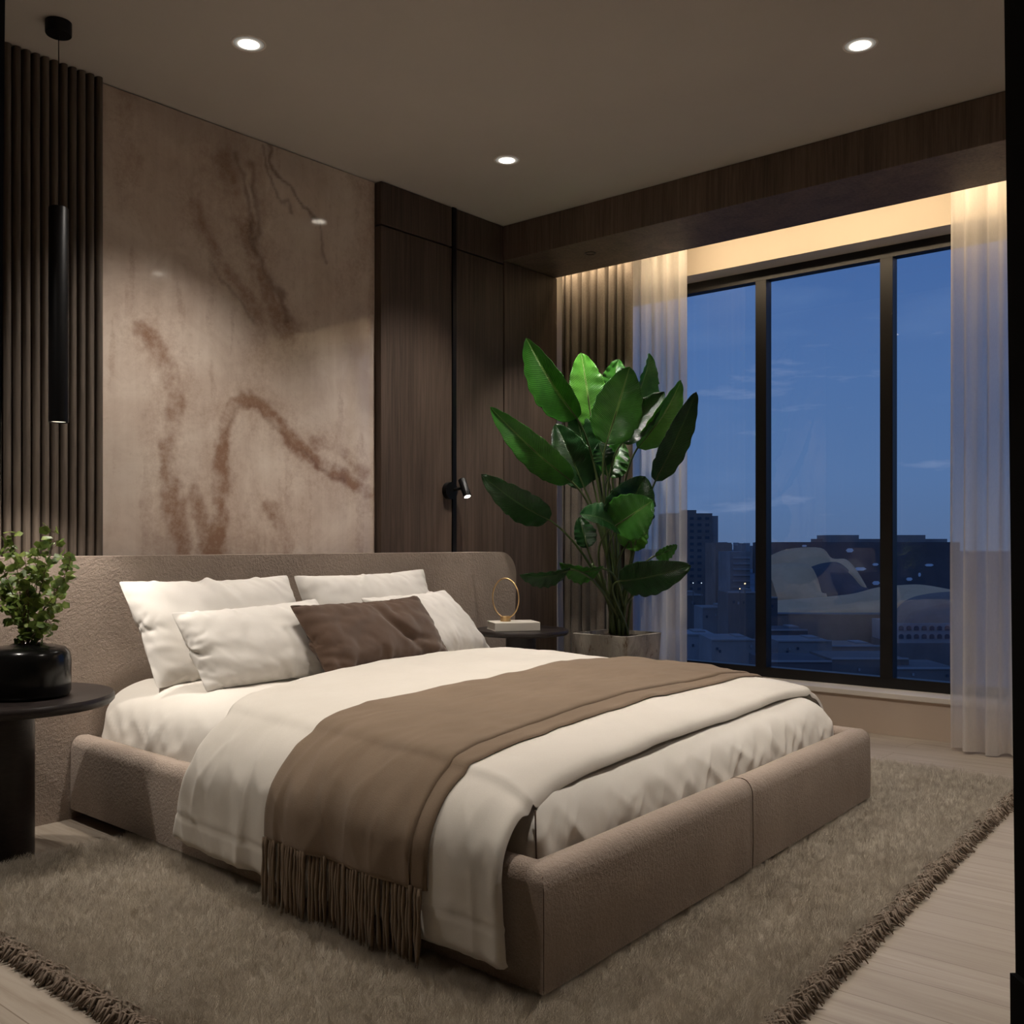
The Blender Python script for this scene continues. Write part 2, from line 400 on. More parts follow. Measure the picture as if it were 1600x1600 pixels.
# marble slab with vein attribute
def to_panel(px, py):
    r = (px-800)/1560; t_ = 3.74/(AX[1]-r*AX[0]); return (r*AX[1]+AX[0])*t_, EYE-(py-848)/1560*t_
NX, NZ = 180, 330
xs_ = np.linspace(1.937, 3.361, NX); zs_ = np.linspace(.0, HC-.004, NZ)
GX, GZ = np.meshgrid(xs_, zs_)
def vnoise(X, Z, s, seed):
    out = np.empty(X.size)
    for i, (a, b_) in enumerate(zip(X.ravel(), Z.ravel())): out[i] = mn.fractal(Vector((a*s, b_*s, seed)), 1.0, 2.0, 4)
    return out.reshape(X.shape)
wx = vnoise(GX, GZ, 3.2, 3.1)*.050+vnoise(GX, GZ, 16, 1.1)*.018; wz = vnoise(GX, GZ, 3.2, 9.7)*.050+vnoise(GX, GZ, 16, 5.1)*.018
def stroke(pts, w, soft=1.0):
    P = [to_panel(*p) for p in pts]; d = np.full(GX.shape, 9.0)
    A, Bz = GX+wx, GZ+wz
    # smooth the polyline
    Q = []
    for i in range(len(P)-1):
        p0 = P[max(i-1, 0)]; p1 = P[i]; p2 = P[i+1]; p3 = P[min(i+2, len(P)-1)]
        for k in range(6):
            u = k/6; Q.append(tuple(.5*((2*p1[j])+(-p0[j]+p2[j])*u+(2*p0[j]-5*p1[j]+4*p2[j]-p3[j])*u*u+(-p0[j]+3*p1[j]-3*p2[j]+p3[j])*u**3) for j in (0, 1)))
    Q.append(P[-1])
    for (x1, z1), (x2, z2) in zip(Q[:-1], Q[1:]):
        L = (x2-x1)**2+(z2-z1)**2+1e-9; u = np.clip(((A-x1)*(x2-x1)+(Bz-z1)*(z2-z1))/L, 0, 1)
        d = np.minimum(d, np.hypot(A-x1-u*(x2-x1), Bz-z1-u*(z2-z1)))
    return np.exp(-(d/w)**(2.0 if w < .03 or w > .055 else 3.4)*soft)
rust = np.zeros(GX.shape)
for pts, w, s in (([(338, 860), (345, 780), (348, 700), (362, 635), (392, 615), (425, 635), (450, 690), (490, 722), (540, 755), (592, 772)], .050, 1.0),
                  ([(235, 530), (262, 590), (275, 660), (262, 740), (275, 800), (300, 860)], .055, .85),
                  ([(350, 250), (362, 300), (385, 350), (405, 400), (430, 470), (455, 520)], .075, .75),
                  ([(310, 330), (335, 400), (372, 440), (405, 490), (410, 540)], .06, .7),
                  ([(430, 790), (440, 830), (455, 870)], .05, .8), ([(385, 230), (400, 290), (410, 330)], .06, .45),
                  ([(300, 770), (325, 820), (335, 870)], .05, .8), ([(560, 300), (585, 360), (560, 420)], .10, .35),
                  ([(200, 150), (205, 230), (190, 300)], .07, .3), ([(480, 690), (520, 700), (570, 740)], .05, .7)):
    rust = np.maximum(rust, np.maximum(stroke(pts, w)*s, .45*s*stroke(pts, w*2.2)))
rust *= np.clip(.92+1.1*vnoise(GX, GZ, 4.5, 21.0), .55, 1.0)
stk = vnoise(GX*2.5, GZ*.35, 4.0, 33.0); rust = np.maximum(rust, np.clip((stk-.22)*1.6, 0, .30))
dark = np.zeros(GX.shape)
for pts, w, s in (([(418, 222), (432, 270), (458, 308), (492, 338)], .010, .75), ([(408, 222), (430, 290), (452, 335)], .008, .6),
                  ([(372, 250), (388, 320), (400, 370), (412, 400)], .012, .6), ([(392, 255), (402, 320), (412, 400), (440, 470), (450, 500)], .016, .65),
                  ([(320, 410), (345, 440), (375, 470), (400, 500)], .012, .5), ([(498, 345), (502, 380), (512, 410)], .010, .6),
                  ([(352, 690), (366, 640), (392, 622), (422, 642), (448, 694)], .008, .3), ([(455, 700), (490, 730), (540, 762)], .010, .4)):
    dark = np.maximum(dark, stroke(pts, w)*s)
grey = np.maximum(stroke([(560, 520), (575, 580), (585, 640)], .12)*.8, stroke([(170, 700), (200, 800), (260, 860)], .10)*.25)
grey = np.maximum(grey, stroke([(200, 140), (330, 200), (480, 260)], .12)*.35)
vs = [(x, 3.742, z) for z in zs_ for x in xs_]
fs = [(j*NX+i, j*NX+i+1, (j+1)*NX+i+1, (j+1)*NX+i) for j in range(NZ-1) for i in range(NX-1)]
N0 = len(vs); vs += [(1.937, 3.754, 0), (3.361, 3.754, 0), (3.361, 3.754, HC-.004), (1.937, 3.754, HC-.004)]
c = (0, NX-1, NZ*NX-1, (NZ-1)*NX)
fs += [(N0, N0+3, N0+2, N0+1), (c[0], c[3], N0+3, N0), (c[1], N0+1, N0+2, c[2])]
marble = obj('marble_slab', vs, fs, M['marble'])
att = marble.data.attributes.new('vein', 'FLOAT_VECTOR', 'POINT')
arr = np.zeros((len(vs), 3)); arr[:N0, 0] = rust.ravel(); arr[:N0, 1] = dark.ravel(); arr[:N0, 2] = grey.ravel()
att.data.foreach_set('vector', arr.ravel().astype(np.float32))
tag(marble, 'tall polished beige marble slab with rust brown veins on the bed wall', 'wall panel')

# lamp track with spot head
tr = empty('wall_lamp', (3.8885, 3.70, 0), 'black wall spot lamp on a floor-to-ceiling track in dark wood wall', 'wall lamp')
box('track', 3.8745, 3.9025, 3.692, 3.76, .02, HC-.004, M['black_metal'], tr)
lx, lz = 3.888, 1.232
vs, fs = tube_geo([(3.845, 3.700, lz+.045), (3.845, 3.672, lz+.045)], .046, 28); autosmooth(obj('mount', vs, fs, M['black_metal'], tr))
vs, fs = tube_geo([(3.858, 3.668, lz+.050), (3.882, 3.640, lz+.056)], .008, 12); obj('arm', vs, fs, M['black_metal'], tr, True)
a0 = Vector((3.878, 3.632, lz+.105)); a1 = Vector((3.872, 3.585, lz+.012)); dd = (a1-a0).normalized()
vs, fs = tube_geo([a0, a0+dd*.004, a1-dd*.002, a1], [.018, .021, .021, .019], 24); hd = autosmooth(obj('spot_head', vs, fs, M['black_metal'], tr))
vs, fs = tube_geo([a1-dd*.001, a1+dd*.0015], .0165, 20); obj('lens', vs, fs, M['lamp_small'], hd)
l = light('wall_lamp_light', 'SPOT', a1+dd*.01, 5, WARM, spot_size=math.radians(100), spot_blend=.8, shadow_soft_size=.015)
l.rotation_euler = dd.to_track_quat('-Z', 'Y').to_euler()

# window
win = bpy.data.objects.new('window_1', None); S.collection.objects.link(win); win.location = (5.42, 2.2, WZ0); ORG['window_1'] = Vector((5.42, 2.2, WZ0)); win['kind'] = 'structure'
XF = 5.39; FT = .062
bm = box_bm(XF, XF+.07, WY0, WY1, WZ0+.009, WZ0+FT+.004); box_bm(XF, XF+.07, WY0, WY1, WZ1-FT, WZ1, bm=bm)
box_bm(XF, XF+.07, WY0, WY0+.06, WZ0+FT, WZ1-FT, bm=bm); box_bm(XF, XF+.07, WY1-.06, WY1, WZ0+FT, WZ1-FT, bm=bm)
obj_bm('frame', bm, M['frame'], win)
ML = [3.64, 2.658, 1.929, 1.17]
for y in ML: box('mullion', XF, XF+.07, y-.034, y+.034, WZ0+FT, WZ1-FT, M['frame'], win, bev=.002)
ed = [WY1-.06]+ML+[WY0+.06]
for i in range(5):
    ya = ed[i]-(.034 if i else 0); yb = ed[i+1]+(.034 if i < 4 else 0)
    obj('pane', [(XF+.035, ya, WZ0+FT), (XF+.035, yb, WZ0+FT), (XF+.035, yb, WZ1-FT), (XF+.035, ya, WZ1-FT)], [(0, 1, 2, 3)], M['glass'], win)
# led strip hidden behind the beam
tag(box('led_strip', 4.791, 4.797, .2, 3.8, 2.735, 2.75, M['led']), 'warm glowing light strip tucked behind the dark beam over the window', 'light strip')

# doorway the photograph is taken through: thin black jambs
dr = bpy.data.objects.new('door_1', None); S.collection.objects.link(dr); dr.location = (0, 0, 0); ORG['door_1'] = Vector((0, 0, 0)); dr['kind'] = 'structure'
def jamb(pa, pb, pc, pd, tt, dep=.05, name='jamb'):
    q = [pix(*p, tt) for p in (pa, pb, pc, pd)]; f = Vector((AX[0], AX[1], 0))*-dep
    vs = q+[v+f for v in q]
    return obj(name, vs, [(0, 1, 2, 3), (4, 7, 6, 5), (0, 4, 5, 1), (1, 5, 6, 2), (2, 6, 7, 3), (3, 7, 4, 0)], M['black_matte'], dr)
T1 = .95
jamb((1569, -1), (1700, -1), (1720, 2480), (1598, 2480), T1)
jamb((1578, 1520), (1600, 1520), (1600, 1640), (1579, 1640), T1-.002, .03, 'hinge')
jamb((-100, -1), (8, -1), (-16, 2480), (-110, 2480), T1)

# ------------------------------------------------------------------ downlights
NAMES = ['recessed ceiling spot light above the bed near the ribbed panel', 'recessed ceiling spot light nearest the room corner by the window',
         'recessed ceiling spot light over the foot of the bed, near window side']
for i, (x, y) in enumerate(SPOTS[:3]):
    e = empty('downlight', (x, y, HC), NAMES[i], 'ceiling light', 'recessed ceiling spots')
    lathe('trim_ring', x, y, [(.053, HC-.0005), (.055, HC-.003), (.060, HC-.003), (.062, HC-.0005)], M['white_trim'], e, 40, cap=False)
    lathe('lens', x, y, [(.054, HC-.001), (.045, HC-.0035), (.001, HC-.0045)], M['lamp'], e, 32)

e = empty('downlight', (4.50, 3.24, 2.603), 'small dark spot added in the beam underside to brighten the tall plant', 'ceiling light')  # made-up fixture around the added fill spot over the plant
autosmooth(lathe('trim_ring', 4.50, 3.24, [(.024, 2.6029), (.024, 2.6005), (.031, 2.6005), (.032, 2.6029)], M['black_metal'], e, 32, cap=False))
# ------------------------------------------------------------------ pendant
cx, cy = 1.623, 3.427
pe = empty('pendant_lamp', (cx, cy, 1.41), 'long slim black cylinder pendant lamp hanging before the ribbed panel', 'pendant lamp')
autosmooth(lathe('canopy', cx, cy, [(.041, HC-.044), (.043, HC-.041), (.043, HC-.001)], M['black_metal'], pe))
vs, fs = tube_geo([(cx, cy, 2.15), (cx, cy, HC-.04)], .0016, 8); obj('cord', vs, fs, M['black_metal'], pe, True)
autosmooth(lathe('shade', cx, cy, [(.026, 1.425), (.0300, 1.416), (.032, 1.416), (.0325, 1.420), (.0325, 2.155), (.030, 2.159), (.004, 2.160)], M['black_metal'], pe))
lathe('lens', cx, cy, [(.027, 1.4195), (.001, 1.4185)], M['pendant_lens'], pe)
light('pendant_light', 'SPOT', (cx, cy, 1.405), 26, WARM, spot_size=math.radians(95), spot_blend=.8, shadow_soft_size=.025)

# ------------------------------------------------------------------ bed: local (a across, b from foot) -> world
QNF, QFF, QNH, QFH = Vector((1.659, 1.316)), Vector((3.749, 1.402)), Vector((1.724, 3.548)), Vector((3.81, 3.548))
BW, BL = 2.09, 2.235
def B(a, b, z):
    s, w = a/BW, b/BL
    p = QNF*(1-s)*(1-w)+QFF*s*(1-w)+QNH*(1-s)*w+QFH*s*w
    return Vector((p.x, p.y, z))
bed = empty('bed', B(BW/2, BL/2, 0), 'large upholstered taupe bed with low rails and wide padded headboard', 'bed')
# headboard
bm = bmesh.new()
hx0, hx1, hz, R_ = 1.19, 4.236, .950, .13
out = []
for c_, a0_, a1_ in (((hx1-R_, hz-R_), 0, 90), ((hx0+R_, hz-R_), 90, 180)):
    for k in range(11):
        a = math.radians(a0_+(a1_-a0_)*k/10); out.append((c_[0]+R_*math.cos(a), c_[1]+R_*math.sin(a)))
out += [(hx0, 0.0), (hx1, 0.0)]
f1 = [bm.verts.new((x, 3.553, z)) for x, z in out]; f2 = [bm.verts.new((x, 3.685, z)) for x, z in out]
F = bm.faces.new(f1); bm.faces.new(f2[::-1])
for i in range(len(out)):
    j = (i+1) % len(out); bm.faces.new((f1[j], f1[i], f2[i], f2[j]))
bmesh.ops.bevel(bm, geom=[e for e in F.edges if max(v.co.z for v in e.verts) > .01], offset=.038, segments=6, affect='EDGES')
bmesh.ops.recalc_face_normals(bm, faces=bm.faces)
autosmooth(obj_bm('headboard', bm, M['boucle'], bed), 60)
# rails: profile swept with mitred corners
RT, RZ = .085, .300
pr = [(0.0, .040), (-.002, .12), (0.0, RZ-.045)]
for k in range(1, 7):
    a = PI*k/12; pr.append((.035*(1-math.cos(a)), RZ-.045+.045*math.sin(a)))
for k in range(1, 7):
    a = PI*k/12; pr.append((RT-.030+.030*math.sin(a), RZ-.03+.03*math.cos(a)))
pr += [(RT, .04)]
def rail(name, fn, L, m0, m1, seam=None):
    """fn(inset, along)->(a,b); m0/m1: mitre at start / end"""
    n = 60; vs = []; fs = []
    for i in range(n+1):
        u = i/n
        for q, z in pr:
            s0 = q if m0 else 0; s1 = L-(q if m1 else 0)
            al = s0+(s1-s0)*u
            gap = 0
            if seam is not None and abs(u-seam) < .5/n: gap = .006
            if seam is not None and q < .06: q2 = q+gap
            else: q2 = q
            wob = .0025*mn.noise(Vector((al*3, z*6, L)))
            a_, b_ = fn(q2+wob, al); vs.append(B(a_, b_, z+.5*wob))
    k = len(pr)
    for i in range(n):
        for j in range(k-1): fs.append((i*k+j, i*k+j+1, (i+1)*k+j+1, (i+1)*k+j))
        fs.append((i*k+k-1, i*k, (i+1)*k, (i+1)*k+k-1))
    fs.append(tuple(range(k-1, -1, -1))); fs.append(tuple(n*k+j for j in range(k)))
    o = obj(name, vs, fs, M['boucle'], bed); bm = bmesh.new(); bm.from_mesh(o.data); bmesh.ops.recalc_face_normals(bm, faces=bm.faces); bm.to_mesh(o.data); bm.free()
    autosmooth(o, 50); return o
rail('side_rail', lambda q, s: (q, s), BL-.002, True, False)
rail('side_rail', lambda q, s: (BW-q, s), BL-.002, True, False)
rail('foot_rail', lambda q, s: (s, q), BW, True, True, seam=.5)
fo_ = [o for o in bed.children if o.name.startswith('foot_rail')][0]; ORG['foot_rail'] = ORG[fo_.name] if fo_.name in ORG else ORG['bed']
for pts in ([B(-.0015, -.0015, z) for z in (.045, .15, .255)]+[B(.010, .010, .285), B(.03, .03, .298)], [B(BW/2, q_, z) for q_, z in pr[:12]]):
    vs, fs = tube_geo(pts, .0013, 5); obj('seam', vs, fs, M['pillow_brown'], fo_, True)
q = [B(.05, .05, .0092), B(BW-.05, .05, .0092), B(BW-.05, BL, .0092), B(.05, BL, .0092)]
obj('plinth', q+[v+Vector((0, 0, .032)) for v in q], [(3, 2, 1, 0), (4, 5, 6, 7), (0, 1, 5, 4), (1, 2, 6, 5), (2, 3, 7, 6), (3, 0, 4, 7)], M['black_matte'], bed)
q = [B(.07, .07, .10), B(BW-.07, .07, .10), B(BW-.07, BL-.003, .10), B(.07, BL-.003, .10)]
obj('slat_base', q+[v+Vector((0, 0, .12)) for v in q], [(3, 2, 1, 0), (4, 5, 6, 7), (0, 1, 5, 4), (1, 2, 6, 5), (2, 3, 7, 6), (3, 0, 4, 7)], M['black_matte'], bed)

# mattress with fitted sheet
def fr(x, y, z, sc, oc=4): return mn.fractal(Vector((x*sc, y*sc, z*sc)), 1.0, 2.0, oc)
def smooth(x, a, b):
    t_ = min(1, max(0, (x-a)/(b-a))); return t_*t_*(3-2*t_)
ma0, ma1, mb0, mb1 = .098, BW-.098, .096, BL-.012
def mtop(b): return .438+.045*smooth(b, .1, 1.6)
def ring(inset, n_side=(150, 150)):
    r = max(.045-inset*.6, .012); a0, a1, b0, b1 = ma0+inset, ma1-inset, mb0+inset, mb1-inset*.25
    pts = []
    def seg(p, q_, n):
        for k in range(n): pts.append((p[0]+(q_[0]-p[0])*k/n, p[1]+(q_[1]-p[1])*k/n))
    def arc(c_, a_s, n=8):
        for k in range(n):
            a = math.radians(a_s+90*k/n); pts.append((c_[0]+r*math.cos(a), c_[1]+r*math.sin(a)))
    arc((a0+r, b0+r), 180); seg((a0+r, b0), (a1-r, b0), 150); arc((a1-r, b0+r), 270); seg((a1, b0+r), (a1, b1-r), 110)
    arc((a1-r, b1-r), 0); seg((a1-r, b1), (a0+r, b1), 60); arc((a0+r, b1-r), 90); seg((a0, b1-r), (a0, b0+r), 110)
    return pts
rings = []
NR = 30
for i in range(NR+1):
    u = i/NR; ph = u*PI/2
    ins = -.004+.20*(1-math.cos(ph))**1.15; z = .235+(1-.0)*(math.sin(ph)**.85)
    rings.append((ins, math.sin(ph)**.80))
for k in range(1, 12): rings.append((.196+k*.062, 1.0))
vs = []; fs = []; n = None
for ri, (ins, h) in enumerate(rings):
    pts = ring(ins); n = len(pts)
    for k, (a, b) in enumerate(pts):
        zt = mtop(b); z = .235+(zt-.235)*h
        foot = 1-smooth(b-ins, .10, .5); side = (1-h)
        # pulled cloth folds on the skirts
        per_ = a*1.0+b*1.0 if (b-mb0-ins) > .001 else a
        e = math.sin(h*PI)**.8*(h < .985)
        fo = mn.fractal(Vector(((a-b)*13+2.0*h, h*1.3, 1.7)), 1, 2, 3)
        rg = (1-abs(mn.noise(Vector(((a-b)*6.5+1.6*h, h*.9+ (a+b)*.6, 5.5)))))**5
        rg2 = (1-abs(mn.noise(Vector(((a-b)*15-2.2*h, h*1.2, 2.5)))))**6; d = (1-h)**.8*e*1.5*(.006*fo+.007*(rg-.3)+.009*(rg2-.3))
        z += .006*fr(a, b, 0, 2.2) * h + (.005*fr(a, b, 3, 7, 3))*h
        da = -1 if a < ma0+ins+.02 else (1 if a > ma1-ins-.02 else 0); db = -1 if b < mb0+ins+.02 else 0
        L_ = math.hypot(da, db) or 1
        vs.append(B(a+da/L_*d, b+db/L_*d, z))
for i in range(len(rings)-1):
    for k in range(n):
        k2 = (k+1) % n; fs.append((i*n+k, i*n+k2, (i+1)*n+k2, (i+1)*n+k))
fs.append(tuple((len(rings)-1)*n+k for k in range(n))); fs.append(tuple(range(n-1, -1, -1)))
mt = obj('mattress', vs, fs, M['linen_sheet'], None, True)
tag(mt, 'thick mattress under a cream fitted sheet, set inside the bed rails', 'mattress')
# corner seam
vs, fs = tube_geo([B(ma0+.004+.02*w, mb0+.004+.02*w, .27+.13*w) for w in (0, .3, .6, .9)], .0022, 6)
obj('seam', vs, fs, M['pillow_brown'], mt, True)

# cloth laid across the bed (duvet, throw)
def catmull(P, n):
    out = []
    for i in range(len(P)-1):
        p0 = P[max(i-1, 0)]; p1 = P[i]; p2 = P[i+1]; p3 = P[min(i+2, len(P)-1)]
        for k in range(n):
            u = k/n; out.append(tuple(.5*((2*p1[j])+(-p0[j]+p2[j])*u+(2*p0[j]-5*p1[j]+4*p2[j]-p3[j])*u*u+(-p0[j]+3*p1[j]-3*p2[j]+p3[j])*u**3) for j in range(len(p1))))
    out.append(P[-1]); return out
def resample(P, n):
    P = np.array(P); d = np.r_[0, np.cumsum(np.hypot(np.diff(P[:, 0]), np.diff(P[:, 1])))]
    s = np.linspace(0, d[-1], n); return np.c_[np.interp(s, d, P[:, 0]), np.interp(s, d, P[:, 1])], s
_ph = np.linspace(0, PI/2, 60); _di = -.004+.20*(1-np.cos(_ph))**1.15; _dh = np.sin(_ph)**.80
def mdrop(b):
    h = float(np.interp(b-mb0, _di, _dh)); return -(1-h)*(mtop(b)-.235)
def interp(P, x): return float(np.interp(x, [p[0] for p in P], [p[1] for p in P]))
def duvet_disp(b, s, hangf):
    return fr(b, s, 1, 2.0, 3)*.010+fr(b, s*.55, 6, 7, 3)*.0045+mn.noise(Vector((b*7.0+.8*s, s*.8, 3)))*.016*hangf+hangf*.006*mn.noise(Vector((b*17, s*2, 9)))+.0036*((1-abs(mn.noise(Vector((b*5.5+s*1.1, s*2.6-b*.7, 4)))))**9)*(.35+hangf)+.0028*((1-abs(mn.noise(Vector((b*9.5-s*2.1, s*4.2, 14)))))**9)*(.3+hangf)-(.004*math.exp(-((s-.085)/.006)**2) if s < .2 else 0)
def drape(name, prof, off, bfoot, bhead, m, nu, nv, th, wr, hem_drop, parent=None, edge_round=.03, s0=0.0, seed=0, layer=0):
    """prof: (a,z) cross path near hem -> far hem; bfoot/bhead: (s, b) edges along the path"""
    C = catmull(prof, 10); C, s = resample(C, 1600); keep = s >= s0; C = C[keep]; s = s[keep]; idx = np.linspace(0, len(s)-1, nu).astype(int); C = C[idx]; s = s[idx]
    T = np.gradient(C, axis=0); T /= np.linalg.norm(T, axis=1)[:, None]; Nn = np.c_[-T[:, 1], T[:, 0]]
    vs = []; S_ = s
    for i in range(nu):
        b0 = interp(bfoot, s[i]); b1 = interp(bhead, s[i])
        hangf = max(abs(T[i, 1]), 0)**1.5
        for j in range(nv):
            v_ = j/(nv-1); b = b0+(b1-b0)*v_
            topz = mtop(b)-.47+(mdrop(b+.004)-.009*(1-smooth(b, .15, .40)))*(.45+.55*smooth(C[i, 1], .41, .465))
            d = off
            edge = min(b-b0, b1-b); er = 1-max(0, 1-edge/edge_round)**2
            d += (er-1)*edge_round*.45
            es = min(s[i]-s0, s[-1]-s[i]); d += (-(max(0, 1-es/edge_round)**2))*edge_round*.4
            d += duvet_disp(b, s[i], hangf)
            if layer: d += layer*(.004+.004*abs(fr(b, s[i]*.5, seed, 5, 3)))
            a = C[i, 0]+Nn[i, 0]*d; z = C[i, 1]+Nn[i, 1]*d+topz*(1-hangf)*(smooth(C[i, 1], .30, .46))
            if s[i] < .3: z += hem_drop*(1-s[i]/.3)*mn.noise(Vector((b*3, seed+1, 0)))
            vs.append((a, b, z))
    fs = [(i*nv+j, i*nv+j+1, (i+1)*nv+j+1, (i+1)*nv+j) for i in range(nu-1) for j in range(nv-1)]
    # thickness: offset copy inward
    top = [Vector(v) for v in vs]; k = len(top); low = []
    for i in range(nu):
        for j in range(nv):
            v = top[i*nv+j]; low.append(Vector((v.x-Nn[i, 0]*th, v.y, v.z-Nn[i, 1]*th)))
    allv = [B(v.x, v.y, v.z) for v in top+low]
    fs += [(k+a, k+d, k+c_, k+b_) for (a, b_, c_, d) in fs]
    for j in range(nv-1):
        fs.append((j+1, j, k+j, k+j+1)); r = (nu-1)*nv; fs.append((r+j, r+j+1, k+r+j+1, k+r+j))
    for i in range(nu-1):
        fs.append((i*nv, (i+1)*nv, k+(i+1)*nv, k+i*nv)); r = nv-1; fs.append(((i+1)*nv+r, i*nv+r, k+i*nv+r, k+(i+1)*nv+r))
    o = obj(name, allv, fs, m, parent); bm = bmesh.new(); bm.from_mesh(o.data); bmesh.ops.recalc_face_normals(bm, faces=bm.faces); bm.to_mesh(o.data); bm.free()
    autosmooth(o, 70); return o, C, s
near = [(-.020, .085), (-.026, .20), (-.020, .305), (.025, .385), (.10, .445), (.20, .478)]
far = [(BW-.20, .478), (BW-.10, .445), (BW-.025, .385), (BW+.020, .305), (BW+.026, .20), (BW+.02, .12)]
path = near+[(.6, .488), (1.05, .492), (BW-.6, .488)]+far
LP = 0
_, s_ = resample(catmull(path, 10), 200); LP = s_[-1]
duv, C, s = drape('duvet', path, .022, [(0, .085), (.2, .09), (.35, .11), (.55, .15), (1.2, .175), (2.0, .20), (LP, .2)],
    [(0, 1.47), (.12, 1.43), (.25, 1.37), (.40, 1.35), (.50, 1.40), (.62, 1.47), (.85, 1.56), (1.3, 1.66), (2.0, 1.74), (2.4, 1.70), (LP, 1.65)],
    M['linen_duvet'], 260, 170, .014, .0045, .03, edge_round=.02, seed=1)
tag(duv, 'cream duvet spread over the bed, hanging over the side rail', 'duvet')
# throw: lower folded layer then upper layer
S0 = .120
tp_, C, s = drape('throw_blanket', path, .036,
    [(0, .345), (.25, .35), (.42, .365), (.55, .395), (.8, .44), (1.2, .465), (1.8, .50), (LP, .45)],
    [(0, .935), (.2, .925), (.4, .90), (.7, .96), (1.3, 1.0), (2.2, 1.06), (LP, 1.05)], M['throw'], 240, 90, .006, .004, .0, edge_round=.012, s0=S0, seed=4, layer=1.5)
tag(tp_, 'brown wool throw blanket laid across the duvet with long fringe', 'blanket')
u2, _, _ = drape('folded_layer', path, .029,
    [(0, .305), (.25, .305), (.40, .31), (.55, .335), (.9, .38), (1.2, .385), (1.8, .43), (LP, .40)],
    [(0, .6), (LP, .65)], M['throw'], 240, 40, .004, .004, .0, parent=tp_, edge_round=.010, s0=S0, seed=4, layer=1)
# fringe
rnd = random.Random(3)
NFR = 46
for i in range(NFR):
    b0 = .310+(.932-.310)*(i+.5)/NFR; w = .0058; zt, zb = .212+rnd.uniform(-.004, .006), .028+rnd.uniform(-.004, .014)
    a0 = -.026-.040-duvet_disp(b0, S0, 1.0)+rnd.uniform(-.004, .004)
    pts = [B(a0+.004, b0, zt), B(a0-.001, b0+rnd.uniform(-.003, .003), (zt*2+zb)/3), B(a0+rnd.uniform(-.004, .004), b0+rnd.uniform(-.005, .005), (zt+zb*2)/3), B(a0+rnd.uniform(-.003, .006), b0+rnd.uniform(-.006, .006), zb)]
    pp = bez(*pts, 10)
    vs, fs = tube_geo(pp, [w*(.9+.25*math.sin(k*1.3+i)) for k in range(9)]+[w*.6], 7)
    obj('tassel', vs, fs, M['throw'], tp_, True)

# ------------------------------------------------------------------ pillows: small cloth simulation, then laid on the bed
def pillow_mesh(w, h, seed, press=4.0, nx=44, ny=26, sag=0.0):
    bm = bmesh.new(); rn = random.Random(seed)
    def gridv(z, edge=None):
        G = []
        for j in range(ny+1):
            row = []
            for i in range(nx+1):
                bd = i in (0, nx) or j in (0, ny)
                if bd and edge is not None: row.append(edge[j][i]); continue
                row.append(bm.verts.new((w*(i/nx-.5), h*(j/ny-.5), 0 if bd else z+rn.uniform(-.002, .002))))
            G.append(row)
        return G
    G1 = gridv(.006); G2 = gridv(-.006, G1)
    for j in range(ny):
        for i in range(nx):
            bm.faces.new((G1[j][i], G1[j][i+1], G1[j+1][i+1], G1[j+1][i]))
            bm.faces.new((G2[j][i], G2[j+1][i], G2[j+1][i+1], G2[j][i+1]))
    cor = [(0, 0), (0, nx), (ny, nx), (ny, 0)]
    bm.verts.index_update(); PQ = {}
    for G in (G1, G2):
        for j in range(ny+1):
            for i in range(nx+1): PQ[G[j][i].index] = (i, j)
    LR = [(G1[j][0].index, G1[j][nx].index) for j in range(ny+1)]; BT = [(G1[0][i].index, G1[ny][i].index) for i in range(nx+1)]
    ci = [G1[j][i].index for j, i in cor]
    me = bpy.data.meshes.new('sim'); bm.to_mesh(me); bm.free()
    o = bpy.data.objects.new('sim', me); S.collection.objects.link(o)
    cl = o.modifiers.new('c', 'CLOTH'); cs = cl.settings
    cs.quality = 6; cs.mass = .25; cs.tension_stiffness = 12; cs.compression_stiffness = 8; cs.shear_stiffness = 4; cs.bending_stiffness = .12
    cs.use_pressure = True; cs.uniform_pressure_force = press; cs.effector_weights.gravity = sag; cs.air_damping = 3
    cl.collision_settings.use_collision = False
    cl.point_cache.frame_start = 1; cl.point_cache.frame_end = 60
    for f in range(1, 34): S.frame_set(f)
    dg = bpy.context.evaluated_depsgraph_get(); ev = o.evaluated_get(dg); m2 = bpy.data.meshes.new_from_object(ev)
    V = [v.co.copy() for v in m2.vertices]; Fc = [tuple(p.vertices) for p in m2.polygons]
    bpy.data.objects.remove(o); bpy.data.meshes.remove(me); bpy.data.meshes.remove(m2); S.frame_set(1)
    return V, Fc, ci, PQ, LR, BT
PM = {}
